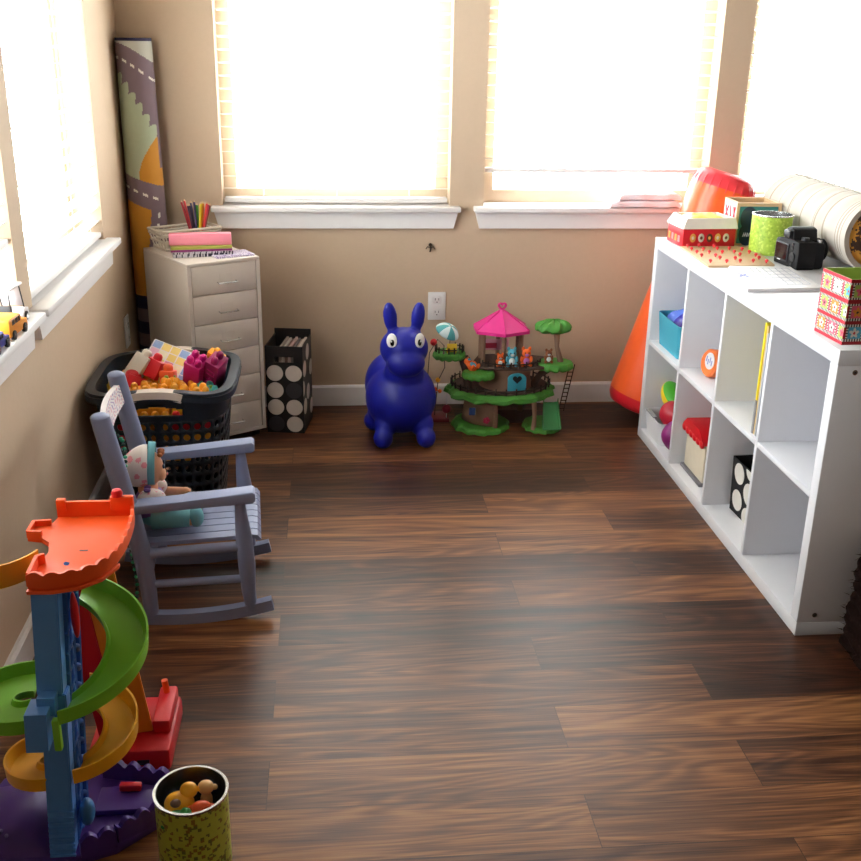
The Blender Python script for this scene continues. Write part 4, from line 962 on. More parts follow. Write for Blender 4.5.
for s, z in ((-0.045, 0.212), (-0.31, 0.205), (-0.302, 0.13)):
    b = NB(); cyl(b, (s, 0, z), (s, W2, z), 0.011, seg=14); link('cross_rung', b, CHB, t)
for k in range(8):
    y0 = 0.012+k*0.0384
    b = NB(); prism(b, [(-0.325, 0.2185), (-0.03, 0.2265), (-0.018, 0.222), (-0.014, 0.212), (-0.020, 0.2345-0.003), (-0.034, 0.2365), (-0.325, 0.2275)][:0] or [(-0.325, 0.218), (-0.03, 0.226), (-0.022, 0.219), (-0.012, 0.222), (-0.020, 0.234), (-0.034, 0.237), (-0.325, 0.228)], -y0-0.0345, -y0, T=XZ() @ Matrix.Rotation(0, 4, 'X')); link('seat_slat', b, CHB, t, angle=40)
FLO = [C('floral_white', 'e4dcdc', rough=0.7), C('floral_pink', 'd8a4b4', rough=0.7), C('floral_violet', 'a890b8', rough=0.7)]
def fl(u, v):
    q = sin(u*45+2*sin(v*9))*sin(v*17+2*sin(u*21)); return 1 if q > 0.5 else 2 if q < -0.62 else 0
b = NB(); TBk = TF((0, 0, 0))
def br_(u, v, dx=0.0): z = 0.505+0.048*v + 0.008*sin(pi*u)*(v > 0.5); return (-0.330-0.05*(z-0.34)/0.235*1 + dx - 0.012*sin(pi*u), 0.0+W2*u, z)
grid(b, lambda u, v: br_(u, v, 0.007), 90, 24, fl); grid(b, lambda u, v: br_(u, v, -0.007), 90, 24, fl)
for v in (0, 1):
    for k in range(30): _add(b, [br_(k/30, v, 0.007), br_((k+1)/30, v, 0.007), br_((k+1)/30, v, -0.007), br_(k/30, v, -0.007)], [(0, 1, 2, 3)])
link('floral_top_rail', b, FLO, t)
b = NB(); tube(b, [(-0.322, 0.0, 0.27), (-0.33, W2/2, 0.27), (-0.322, W2, 0.27)], 1, prof=(0.012, 0.03)); link('lower_back_rail', b, CHB, t)
b = NB(); CC = Matrix.Translation((-1.36, -1.285, 0)) @ Matrix.Rotation(rad(4), 4, 'Z')
for k in range(40):
    ball(b, CC @ Vector((-0.340+0.003*sin(k*0.4), 0.05+0.003*sin(k*0.6), 0.495-0.0112*k)), (0.0055, 0.0055, 0.0045), k % 2, u=8, v=6)
for k in range(5): ball(b, CC @ Vector((-0.343-0.008*k, 0.05, 0.50+0.008*min(k, 2))), (0.0055, 0.0055, 0.0045), k % 2, u=8, v=6)
solow('beaded_cord', b, [C('edge_green', '3aa880', rough=0.7), C('edge_dark', '1c4038', rough=0.7)], 'green beaded cord hanging down the back of the rocking chair', 'cord', CC @ Vector((-0.34, 0.05, 0.06)))

# ================================================================ DOLL
SKN = C('doll_skin', 'd89c78', rough=0.5, sss=0.1); DH = [C('doll_hat_white', 'e8dcd8', rough=0.85), C('doll_dot_pink', 'e898a4', rough=0.85)]
t = thing('baby_doll', 'baby doll in white dotted hat and aqua trousers sitting in the rocking chair', 'doll', (-1.36, -1.26, 0), rad(6))
t.location = Matrix.Translation((-1.36, -1.285, 0)) @ Matrix.Rotation(rad(4), 4, 'Z') @ Vector((-0.270, 0.110, 0.237))
# local: x towards front of the chair, y across (far), z up from the seat
VIO = C('doll_violet', '7a5c9c', rough=0.85); AQ = C('doll_aqua', '68a8b4', rough=0.85)
b = NB()
ball(b, (-0.022, 0, 0.055), (0.036, 0.04, 0.055)); ball(b, (-0.025, 0, 0.10), (0.026, 0.03, 0.03))
ball(b, (-0.028, 0.0, 0.158), (0.046, 0.044, 0.050), u=28, v=18); ball(b, (0.012, -0.004, 0.141), (0.012, 0.022, 0.018))
for s in (-1, 1):
    tube(b, [(-0.02, s*0.035, 0.088), (0.012, s*0.045, 0.07), (0.055, s*0.03, 0.075), (0.062, s*0.026, 0.077)], [0.015, 0.014, 0.011, 0.010], 12); ball(b, (0.066, s*0.024, 0.079), (0.012, 0.009, 0.009))
    for k in range(4): tube(b, [(0.07, s*0.024+(k-1.5)*0.0045, 0.08), (0.082, s*0.024+(k-1.5)*0.005, 0.079-0.001*abs(k-1.5))], [0.0028, 0.0022], 6)
    tube(b, [(0.066, s*0.034, 0.078), (0.072, s*0.036, 0.084)], [0.003, 0.0024], 6)
    tube(b, [(-0.01, s*0.024, 0.026), (0.055, s*0.034, 0.026), (0.105, s*0.04, 0.022)], [0.025, 0.021, 0.016], 14)
o = link('body', b, SKN, t); remesh(o, 0.003, 3)
b = NB(); ball(b, (-0.022, 0, 0.058), (0.041, 0.046, 0.052)); o = link('violet_top', b, VIO, t)
b = NB()
for s in (-1, 1): tube(b, [(-0.016, s*0.022, 0.030), (0.05, s*0.034, 0.029), (0.078, s*0.038, 0.026)], [0.033, 0.0265, 0.022], 16)
ball(b, (-0.015, 0, 0.030), (0.04, 0.046, 0.030)); o = link('aqua_trousers', b, AQ, t)
for s in (-1, 1):
    b = NB(); ball(b, (0.092, s*0.040, 0.030), (0.020, 0.021, 0.028)); link('aqua_bootee', b, AQ, t)
    b = NB(); c0 = Vector((-0.015, s*0.040, 0.088))
    grid(b, lambda u, v: (c0.x+0.036*sin(pi*v)*cos(2*pi*u), c0.y+0.024*sin(pi*v)*sin(2*pi*u), c0.z+0.028*cos(pi*v)), 48, 24, lambda u, v: 1 if sin(u*38)*sin(v*20+u*5) > 0.7 else 0, closeu=True); bmesh.ops.remove_doubles(b, verts=b.verts, dist=1e-6)
    link('dotted_sleeve', b, DH, t)
b = NB(); rr = random.Random(3); hd = [(rr.random(), rr.random()) for _ in range(26)]
def hat(u, v):
    a_ = 2*pi*u; ph = v*1.75; r = 0.054; p = Vector((r*cos(ph), r*0.92*sin(ph)*cos(a_), r*1.0*sin(ph)*sin(a_)))  # pole at -x direction
    return (-0.030 - p.x*1.15, p.y, 0.166 + p.z - 0.25*max(0, p.x))
def hatm(u, v):
    for q in hd:
        if ((min(abs(u-q[0]), 1-abs(u-q[0])))*sin(max(v*1.75, 0.2))*5.5)**2 + ((v-q[1])*1.75)**2 < 0.014: return 1
    return 0
grid(b, hat, 90, 44, hatm, closeu=True); bmesh.ops.remove_doubles(b, verts=b.verts, dist=1e-6); hb = link('dotted_hat', b, DH, t)
b = NB(); grid(b, lambda u, v: (-0.020+0.018*v+0.004*sin(2*pi*u), 0.0525*cos(2*pi*u)*(1-0.05*v), 0.170+0.0575*sin(2*pi*u)*(1-0.03*v)), 48, 3, closeu=True); bb = link('hat_band', b, AQ, hb); bb.modifiers.new('t', 'SOLIDIFY').thickness = 0.003
b = NB()
for s in (-1, 1): ball(b, (0.019, s*0.015, 0.166), (0.0035, 0.006, 0.0065))
link('eyes', b, C('doll_eye', '30405c', rough=0.2), t)
b = NB(); ball(b, (0.026, 0, 0.152), (0.004, 0.004, 0.003)); link('nose', b, SKN, t)
b = NB(); ball(b, (0.0255, 0, 0.1385), (0.002, 0.008, 0.003)); link('mouth', b, C('doll_lips', 'b04c50'), t)
b = NB()
for k in range(7): ball(b, (0.012+0.004*(k % 2), -0.015+0.005*k, 0.197+0.003*((k*2) % 3)), (0.007, 0.005, 0.006), u=10, v=8)
link('hair_tuft', b, C('doll_hair', 'b06840', rough=0.8), t)
b = NB()
for s in (-1, 1): ball(b, (-0.024, -0.042+s*0.009, 0.118), (0.009, 0.006, 0.006))
link('violet_bow', b, VIO, t)

# ================================================================ LAUNDRY BASKET
NVY = C('basket_navy', '141f2b', rough=0.4); BC = (-1.702, -0.53)
BH = 0.435; BWX, BWY = 0.200, 0.218
t = thing('laundry_basket', 'large dark navy laundry basket with cream handles full of toy blocks', 'basket', (BC[0], BC[1], 0))
def sq(a_, e=0.42):
    c_, s_ = cos(a_), sin(a_); return (abs(c_)**e*(1 if c_ > 0 else -1), abs(s_)**e*(1 if s_ > 0 else -1))
def bsurf(u, v, off=0.0):
    a_ = 2*pi*u; x, y = sq(a_); k = 0.80+0.20*v
    return Vector(((BWX*k+off)*x, (BWY*k+off)*y, BH*v*(1)))
# perimeter param by length so that holes stay round
P_ = [bsurf(i/1440, 1) for i in range(1441)]; L = [0]
for i in range(1440): L.append(L[-1]+(P_[i+1]-P_[i]).length)
def uat(s):
    s = (s % 1)*L[-1]; lo, hi = 0, 1440
    while hi-lo > 1:
        m_ = (lo+hi)//2
        if L[m_] <= s: lo = m_
        else: hi = m_
    return (lo+(s-L[lo])/max(1e-9, L[hi]-L[lo]))/1440
def bs(s, z, off=0.0): return bsurf(uat(s), z/BH, off)
PER = L[-1]
b = NB(); NC = 44; NR = 9; cell = PER/NC; z0 = 0.03; ch = (0.352-z0)/NR
def solid(s0, s1, za, zb, n=1):
    for q in range(n):
        a_, c_ = s0+(s1-s0)*q/n, s0+(s1-s0)*(q+1)/n
        _add(b, [bs(a_/PER, za), bs(c_/PER, za), bs(c_/PER, zb), bs(a_/PER, zb)], [(0, 1, 2, 3)])
for i in range(NC):
    solid(i*cell, (i+1)*cell, 0, z0, 2)
    for j in range(NR):
        sx, zz = (i+0.5)*cell, z0+(j+0.5)*ch; r = min(cell, ch)*0.33; n = 16; ring = []; sqr = []
        for k in range(n):
            a_ = 2*pi*k/n+pi/n; m_ = 1/max(abs(cos(a_)), abs(sin(a_)))
            ring.append(bs((sx+r*cos(a_))/PER, zz+r*sin(a_))); 
        cs = [(-1, -1), (0, -1), (1, -1), (1, 0), (1, 1), (0, 1), (-1, 1), (-1, 0)]
        out = [bs((sx+p*cell/2)/PER, zz+q*ch/2) for p, q in cs]; V_ = out+ring; F_ = []
        # angles of ring index for each outer vertex
        ra = [2*pi*k/n+pi/n for k in range(n)]
        def nearest(ang): return min(range(n), key=lambda k: abs(((ra[k]-ang+pi) % (2*pi))-pi))
        oa = [math.atan2(q, p) for p, q in cs]; ni = [nearest(a_+0.001) for a_ in oa]
        for k in range(8):
            k2 = (k+1) % 8; m_ = ni[k]; chain = [m_]
            while chain[-1] != ni[k2]: chain.append((chain[-1]+1) % n)
            F_.append([k, k2] + [8+c_ for c_ in chain[::-1]])
        _add(b, V_, F_)
# upper band, leaving hand holes front (-y) and back (+y)
sf = None
NB_ = 120
def inhole(s, z):
    p = bs(s/PER, z); return (abs(p.x) < 0.073 and abs(p.y) > 0.15 and 0.372 < z < 0.402-0.12*abs(p.x))
for i in range(NB_*2):
    s0, s1 = i*PER/(NB_*2), (i+1)*PER/(NB_*2)
    for j in range(24):
        za = 0.352+(BH-0.352)*j/24; zb = 0.352+(BH-0.352)*(j+1)/24
        if inhole((s0+s1)/2, (za+zb)/2): continue
        _add(b, [bs(s0/PER, za), bs(s1/PER, za), bs(s1/PER, zb), bs(s0/PER, zb)], [(0, 1, 2, 3)])
bmesh.ops.remove_doubles(b, verts=b.verts, dist=2e-4)
V0 = [bs(k/NC/2, 0) for k in range(NC*2)]
_add(b, V0, [tuple(range(NC*2))])
wl = link('wall', b, NVY, t, angle=50); m_ = wl.modifiers.new('t', 'SOLIDIFY'); m_.thickness = 0.004; m_.offset = -1
def rimz(p): return BH + (0.012*math.exp(-((abs(p.x))/0.12)**4) if abs(p.y) > 0.12 else 0) - 0.0
b = NB(); R_ = []
for k in range(160):
    p = bsurf(uat(k/160), 1, 0.008); R_.append((p.x, p.y, rimz(p)))
tube(b, R_, 1, closed=True, prof=(0.028, 0.016)); tube(b, [(x*1.066, y*1.066, z-0.010) for x, y, z in R_], 1, closed=True, prof=(0.006, 0.018)); link('rim', b, NVY, t, angle=50)
for s in (-1, 1):
    b = NB(); pts = [(-0.078+0.156*k/12, s*(BWY+0.008), BH+0.0115-0.010*(abs(k-6)/6)**3) for k in range(13)]
    tube(b, pts, 1, prof=(0.036, 0.022)); tube(b, [(x, s*(BWY+0.021), z-0.006) for x, y, z in pts], 1, prof=(0.009, 0.020)); link('cream_handle', b, C('handle_cream', 'd8c8bc'), t, angle=40)
BT = Matrix.Translation((BC[0], BC[1], 0))

# blocks in the basket
def block(w_, d_, h, nx, ny, sr=0.40):
    b = NB(); box(b, (0, 0, 0), (w_, d_, h), bev=0.003)
    for i in range(nx):
        for j in range(ny):
            x = (i+0.5)/nx*w_-w_/2; y = (j+0.5)/ny*d_-d_/2; r = min(w_/nx, d_/ny)*sr
            lathe(b, [(r, -0.001), (r, 0.009), (r*0.9, 0.0150), (r*0.6, 0.0200), (0.0001, 0.0220)], 16, T=TF((x, y, h/2)))
    return b
ORY = C('block_amber', 'f0a028', rough=0.35); YL = C('block_yellow', 'f0c030', rough=0.35); REDB = C('block_red', 'd81c2c', rough=0.35); ORB = C('block_orange', 'ee5a28', rough=0.35); MAG = C('block_magenta', 'c8187c', rough=0.35); TLB = C('block_teal', '4ca8a4', rough=0.35); GRB = C('block_green', '8cb43c', rough=0.35)
MAGD = C('block_dark_magenta', '98185c', rough=0.35)
place = []
def blk(mt, cn, p, rot, dims=(0.060, 0.060, 0.044, 2, 2), what='studded toy block', where='in the laundry basket'):
    b = block(*dims); o = solo('toy_block', b, mt, '%s %s %s' % (cn, what, where), 'toy block', BT @ Vector(p), rot, 'toy blocks in the laundry basket'); return o
rr = random.Random(21)
# lining layers against the front wall, seen through the holes
for j, z in enumerate((0.290, 0.336)):
    for i in range(5):
        cm, cn = ((REDB, 'red'), (ORY, 'amber'), (ORY, 'amber'), (REDB, 'red'), (REDB, 'red'))[i] if j == 1 else ((REDB, 'red'), (ORY, 'amber'), (ORY, 'amber'), (ORY, 'amber'), (ORY, 'amber'))[i]
        blk(cm, cn, (-0.124+i*0.062, -0.152, z-0.008), (0, 0, 0), where='%s in the %s row behind the round basket holes' % (['leftmost', 'second from left', 'in the middle', 'second from right', 'rightmost'][i], ['lower', 'upper'][j]), what='toy block')
for i in range(3): blk(ORY, 'amber', (-0.064+i*0.064, -0.15, 0.236), (0, 0, 0), where='low behind the front holes of the laundry basket, %s of three' % ['left', 'middle', 'right'][i], what='toy block')
# top heap
heap = []
for iy in range(4):
    for ix in range(5):
        heap.append((-0.124+ix*0.062+rr.uniform(-0.004, 0.004), -0.130+iy*0.064, 0.362+0.006*(iy)+rr.uniform(-0.003, 0.004)))
for k, p in enumerate(heap):
    cm, cn = (ORY, 'amber') if k % 7 not in (3,) else (YL, 'yellow')
    if k == 9: cm, cn = GRB, 'green'
    if k == 14: cm, cn = TLB, 'teal'
    blk(cm, cn, p, (rr.uniform(-0.12, 0.12), rr.uniform(-0.12, 0.12), rr.uniform(-0.1, 0.1)), where='in the basket heap, %s in the %s row' % (['leftmost', 'left of centre', 'central', 'right of centre', 'rightmost'][k % 5], ['front', 'second', 'third', 'back'][k//5]))
blk(ORY, 'amber', (-0.075, -0.115, 0.402), (0.25, -0.12, 0.2), (0.09, 0.055, 0.04, 3, 2), 'long studded toy block', 'at the front left of the heap in the laundry basket')
blk(YL, 'yellow', (-0.140, -0.05, 0.405), (0.4, -0.3, 0.7), (0.05, 0.05, 0.04, 2, 2), 'small toy block', 'at the far left of the heap beside the red block')
blk(REDB, 'bright red', (-0.105, -0.02, 0.415), (-0.3, 0.5, 0.6), (0.062, 0.062, 0.04, 1, 1), 'square toy block', 'at the left of the heap below the pastel panel')
for k, (x, y) in enumerate(((-0.01, -0.115), (0.052, -0.12), (0.112, -0.115), (0.02, -0.06))):
    blk(ORY, 'amber', (x, y, 0.400+0.004*(k % 2)), (0.15*(-1)**k, 0.1, 0.2*k), (0.056, 0.056, 0.034, 2, 2), 'small studded toy block', 'on top of the heap, %s' % ['left of centre near the handle', 'beside the handle at centre', 'at the front right', 'behind the front row'][k])
blk(TLB, 'teal', (0.145, -0.095, 0.385), (0.1, 0.1, 0.3), (0.05, 0.05, 0.034, 2, 2), 'small toy block', 'at the right edge of the heap in the laundry basket')
blk(GRB, 'light green', (0.005, -0.02, 0.41), (0.2, 0.1, 0.5), (0.045, 0.045, 0.03, 2, 2), 'small toy block', 'peeping out under the red block in the basket')
# pastel house panel block
t = thing('house_block', 'large pastel toy block with printed windows standing tilted in the laundry basket', 'toy block', BT @ Vector((-0.015, 0.055, 0.43)))
HTm = BT @ TF((0.005, 0.072, 0.446), rz=rad(-24), rx=rad(-42), ry=rad(14))
b = NB(); box(b, (0, 0, 0), (0.17, 0.035, 0.115), T=HTm, bev=0.004); link('body', b, C('pastel_white', 'e8e0e4'), t, w=True)
pc = [C('pastel_pink', 'e8b4d0'), C('pastel_yellow', 'ecd070'), C('pastel_blue', '8ca8dc'), C('pastel_cream', 'f0e4c0'), C('pastel_rose', 'e88898'), MATS['pastel_white']]
def pan(u, v):
    i, j = int(u*5), int(v*4); fx, fy = (u*5) % 1, (v*4) % 1
    if fx < 0.08 or fy < 0.1: return 5
    return [[0, 3, 4, 5, 2], [0, 1, 4, 3, 2], [0, 3, 1, 1, 5], [2, 1, 1, 2, 2]][j][i]
b = NB(); grid(b, lambda u, v: (-0.082+0.164*u, -0.0182, -0.054+0.108*v), 50, 40, pan, T=HTm); grid(b, lambda u, v: (-0.082+0.164*u, -0.016+0.032*v, 0.0582), 40, 10, lambda u, v: 2 if v > 0.5 else 3, T=HTm); link('printed_windows', b, pc, t, w=True, smooth=False)
def blkT(T, mt, dims, label):
    b = block(*dims); b.transform(T); return solow('toy_block', b, mt, label, 'toy block', T.translation, 'toy blocks in the laundry basket')
blkT(BT @ TF((-0.088, 0.010, 0.455), rz=rad(-28), rx=rad(-30), ry=rad(25)), C('block_white', 'dcd4c8'), (0.05, 0.04, 0.09, 1, 1), 'white toy block at the left end of the pastel windowed block')
blkT(BT @ TF((-0.040, 0.012, 0.452), rz=rad(-28), rx=rad(-20), ry=rad(18)), REDB, (0.058, 0.036, 0.06, 1, 1), 'red toy block leaning on the middle of the pastel windowed block')
blkT(BT @ TF((0.008, -0.015, 0.432), rz=rad(-10), rx=rad(-10)), ORB, (0.045, 0.04, 0.04, 1, 1), 'orange toy block at the foot of the pastel windowed block')
blkT(BT @ TF((0.092, 0.0, 0.442), rz=rad(-22), ry=rad(22), rx=rad(25)), MAG, (0.058, 0.058, 0.11, 2, 2), 'large magenta toy block standing beside the pastel windowed block')
b = block(0.05, 0.06, 0.12, 1, 2)
T = BT @ TF((0.150, 0.0, 0.440), rz=rad(-22), ry=rad(24), rx=rad(22)); b.transform(T)
t = thing('letter_block', 'dark magenta toy block with raised lettering nearest the basket rim', 'toy block', T.translation); link('body', b, MAGD, t, w=True)
b = NB(); ZZ = -0.0305
for pts in ([(0.012, -0.03), (0.004, -0.036), (-0.008, -0.034), (-0.014, -0.024), (-0.006, -0.016), (0.008, -0.018)], [(-0.014, -0.006), (0.014, -0.006)], [(0.0, -0.012), (0.0, 0.006)], [(-0.014, 0.016), (0.014, 0.014), (0.014, 0.03), (-0.012, 0.034)]):
    tube(b, [(x, ZZ, z) for x, z in pts], 0.0018, 6, T=T)
link('raised_lettering', b, MAG, t, w=True)
blkT(BT @ TF((0.145, 0.068, 0.447), rz=rad(-22), ry=rad(24), rx=rad(22)), ORY, (0.055, 0.03, 0.10, 1, 1), 'amber toy block hidden behind the dark magenta block at the basket rim')

# ================================================================ RAMP TOWER TOY
t = thing('ramp_tower', 'tall toy car ramp tower with orange deck and blue column by the left wall', 'toy', (-1.68, -2.12, 0))
# blue column, slightly leaning
b = NB()
def colx(z): return -1.7205+0.0325*z/0.57
def cseg(z0, z1, x0, x1, y0, y1):
    V_ = []
    for z in (z0, z1):
        c_ = colx(z); V_ += [(c_+x0, y0, z), (c_+x1, y0, z), (c_+x1, y1, z), (c_+x0, y1, z)]
    _add(b, V_, [(3, 2, 1, 0), (4, 5, 6, 7), (0, 1, 5, 4), (1, 2, 6, 5), (2, 3, 7, 6), (3, 0, 4, 7)])
cseg(0.37, 0.575, 0, 0.044, -2.152, -2.118); cseg(0.0, 0.37, 0.004, 0.048, -2.150, -2.116)
bmesh.ops.bevel(b, geom=list(b.edges), offset=0.002, segments=2, affect='EDGES'); cseg(0.29, 0.365, -0.010, 0.027, -2.200, -2.1522); cseg(0.345, 0.38, 0.005, 0.035, -2.175, -2.1522)
for k in range(9): cseg(0.02+k*0.012, 0.026+k*0.012, 0.005, 0.051, -2.1535, -2.150)
col = link('blue_column', b, BLUE, t, w=True)
b = NB(); DB = C('deep_blue', '2860b0')
# lattice side behind column
for k in range(14):
    z = 0.03+k*0.04; c_ = colx(z)+0.045
    tube(b, [(c_, -2.12, z), (c_+0.006, -2.10, z+0.02), (c_, -2.08, z+0.035), (c_+0.006, -2.06, z+0.02), (c_, -2.04, z)], 0.005, 8)
for y in (-2.115, -2.075, -2.035):
    tube(b, [(colx(0)+0.044, y, 0.0), (colx(0.575)+0.044, y, 0.575)], 0.007, 8)
cseg(0.0, 0.575, 0.008, 0.042, -2.1158, -2.03); link('blue_lattice', b, DB, t, w=True)
b = NB(); ball(b, (colx(0.5)+0.062, -2.115, 0.505), (0.007, 0.009, 0.045)); link('red_lever', b, RED, t, w=True)
b = NB(); ball(b, (colx(0.08)+0.068, -2.12, 0.095), (0.014, 0.02, 0.028)); link('blue_knob', b, C('sky_blue_plastic', '3c78b8'), t, w=True)

def ramp(name, cxy, ri, ro, a0, a1, z0, z1, wall, m_, th=0.004, inner=0.5, n=48, ell=(1, 1)):
    prof = [(ri-th, wall*inner), (ri, wall*inner), (ri+0.004, 0.003), (ro-0.006, 0.003), (ro, wall), (ro+th, wall), (ro+th-0.002, -0.002), (ri-th+0.002, -0.002)]
    b = NB(); rows = []
    for k in range(n+1):
        f_ = k/n; a_ = rad(a0+(a1-a0)*f_); z = z0+(z1-z0)*f_
        rows.append([(cxy[0]+r*cos(a_)*ell[0], cxy[1]+r*sin(a_)*ell[1], z+h) for r, h in prof])
    m2 = len(prof); fs = [(k*m2+i, k*m2+(i+1) % m2, (k+1)*m2+(i+1) % m2, (k+1)*m2+i) for k in range(n) for i in range(m2)]
    fs += [tuple(range(m2)), tuple(n*m2+i for i in range(m2))[::-1]]
    _add(b, sum(rows, []), fs); return link(name, b, m_, t, w=True, angle=40)
ramp('green_ramp', (-1.64, -2.08), 0.052, 0.118, 95, -97, 0.480, 0.345, 0.026, GREEN)
b = NB(); box(b, (-1.660, -2.195, 0.322), (0.013, 0.014, 0.062), T=None, bev=0.003); link('green_ramp_tab', b, GREEN, t, w=True)
ramp('green_ramp', (-1.732, -2.085), 0.030, 0.105, -70, -265, 0.325, 0.305, 0.026, GREEN)
ramp('yellow_ramp', (-1.648, -2.06), 0.034, 0.090, 95, -95, 0.265, 0.185, 0.028, YELLOW)
ramp('yellow_ramp', (-1.715, -2.065), 0.026, 0.080, -65, -285, 0.17, 0.150, 0.026, YELLOW)
b = NB(); ramp('yellow_top_ramp', (-1.80, -2.01), 0.060, 0.105, -20, -230, 0.556, 0.556, 0.042, YELLOW, inner=0.3)
# orange deck
out = [(-1.700, -2.160), (-1.655, -2.162), (-1.610, -2.150), (-1.575, -2.120), (-1.553, -2.07), (-1.546, -2.00), (-1.548, -1.92), (-1.556, -1.865), (-1.64, -1.862), (-1.712, -1.862), (-1.715, -1.905), (-1.752, -1.908), (-1.752, -1.958), (-1.722, -1.962), (-1.700, -1.985), (-1.690, -2.03), (-1.700, -2.08)]
b = NB(); prism(b, out, 0.5752, 0.587, bev=0.002); dk = link('orange_deck', b, ORANGE, t, w=True); DS = 0.885; DC = Vector((-1.630+1.68, -2.06+2.12, 0.5752))
dk_fix = True
b = NB()
def wallpath(pts, h0, scal=0.0, th=0.007, step=0.004, zf=0.5875, ph=0.0):
    P2 = []; pts = [Vector(p) for p in pts]
    for a_, c_ in zip(pts, pts[1:]):
        n = max(1, int((c_-a_).length/step))
        for k in range(n): P2.append(a_.lerp(c_, k/n))
    P2.append(pts[-1]); rows = []; s = 0
    for k, p in enumerate(P2):
        d = (P2[min(k+1, len(P2)-1)]-P2[max(k-1, 0)]).normalized(); nn = Vector((-d.y, d.x))*th/2
        if k: s += (p-P2[k-1]).length
        z = zf + h0 + scal*abs(sin(pi*s/0.032+ph))
        rows.append([(p.x-nn.x, p.y-nn.y, zf-0.004), (p.x+nn.x, p.y+nn.y, zf-0.004), (p.x+nn.x, p.y+nn.y, z), (p.x-nn.x, p.y-nn.y, z)])
    _add(b, sum(rows, []), [(k*4+i, k*4+(i+1) % 4, k*4+4+(i+1) % 4, k*4+4+i) for k in range(len(rows)-1) for i in range(4)] + [(0, 1, 2, 3), tuple((len(rows)-1)*4+i for i in range(4))[::-1]])
sm = []
CP = [Vector(p) for p in out[:8]]
for i in range(len(CP)-1):
    for k in range(6):
        p0, p1, p2, p3 = CP[max(i-1, 0)], CP[i], CP[i+1], CP[min(i+2, len(CP)-1)]; u = k/6
        sm.append(0.5*((2*p1)+(-p0+p2)*u+(2*p0-5*p1+4*p2-p3)*u*u+(-p0+3*p1-3*p2+p3)*u**3))
sm.append(CP[-1]); wallpath([(p.x, p.y) for p in sm], 0.018, 0.008)
b2 = link('scalloped_wall', b, ORANGE, dk, w=True, angle=30)
b = NB(); wallpath([(-1.557, -1.865), (-1.712, -1.865)], 0.034, 0); bx(b, -1.712, -1.692, -1.872, -1.858, 0.6, 0.628, bev=0.003); bx(b, -1.60, -1.552, -1.872, -1.858, 0.6, 0.632, bev=0.003); link('back_wall', b, ORANGE, dk, w=True, angle=30)
b = NB(); wallpath([(-1.715, -1.905), (-1.750, -1.908), (-1.750, -1.955), (-1.722, -1.960)], 0.012, 0); link('side_wall', b, ORANGE, dk, w=True, angle=30); b = NB(); wallpath([(-1.698, -2.155), (-1.700, -2.085), (-1.688, -2.075)], 0.020, 0); link('side_wall', b, ORANGE, dk, w=True, angle=30)
b = NB(); bx(b, -1.702, -1.555, -2.163, -2.15, 0.5752, 0.60) if False else None
prism(b, [(-1.702, -2.166), (-1.655, -2.168), (-1.607, -2.155), (-1.571, -2.123), (-1.549, -2.072), (-1.549, -2.06), (-1.60, -2.10), (-1.702, -2.12)], 0.567, 0.5751, bev=0.002); link('deck_skirt', b, ORANGE, dk, w=True)
b = NB(); lathe(b, [(0.0001, 0.0), (0.0115, 0.0), (0.0115, 0.008), (0.009, 0.014), (0.0001, 0.0165)], 20, T=TF((-1.585, -1.865, 0.632))); link('red_button', b, RED, dk, w=True)
b = NB(); bx(b, -1.632, -1.616, -2.03, -2.026, 0.5872, 0.5878); link('deck_slot', b, DARK, dk, w=True)
dk.scale = (DS, DS, DS); dk.location = DC*(1-DS)
# slanted red and amber panel + red base
def slab(name, m_, B0, B1, T0, T1, th):
    b = NB(); B0, B1, T0, T1 = map(Vector, (B0, B1, T0, T1)); n = (B1-B0).cross(T0-B0).normalized()*th
    _add(b, [B0, B1, T1, T0, B0+n, B1+n, T1+n, T0+n], [(0, 1, 2, 3), (7, 6, 5, 4), (0, 4, 5, 1), (1, 5, 6, 2), (2, 6, 7, 3), (3, 7, 4, 0)])
    bmesh.ops.bevel(b, geom=list(b.edges), offset=0.002, segments=2, affect='EDGES'); return link(name, b, m_, t, w=True)
slab('amber_panel', C('amber_plastic', 'ee8a1c'), (-1.640, -1.83, 0.055), (-1.577, -1.82, 0.055), (-1.672, -1.90, 0.50), (-1.612, -1.89, 0.50), 0.012)
slab('red_panel', RED, (-1.684, -1.835, 0.055), (-1.6405, -1.83, 0.055), (-1.722, -1.905, 0.52), (-1.6725, -1.90, 0.52), 0.014)
b = NB(); bx(b, -1.70, -1.532, -1.895, -1.70, 0.0, 0.052, bev=0.008); bx(b, -1.575, -1.537, -1.84, -1.71, 0.0522, 0.085, bev=0.006); bx(b, -1.69, -1.63, -1.83, -1.71, 0.0522, 0.07, bev=0.006); rb = link('red_base', b, RED, t, w=True)
b = NB(); cyl(b, (-1.558, -1.735, 0.0852), (-1.561, -1.735, 0.115), 0.007); link('orange_peg', b, ORANGE, rb, w=True)
b = NB(); bx(b, -1.60, -1.575, -1.8965, -1.895, 0.018, 0.03); link('dark_slot', b, DARK, rb, w=True)
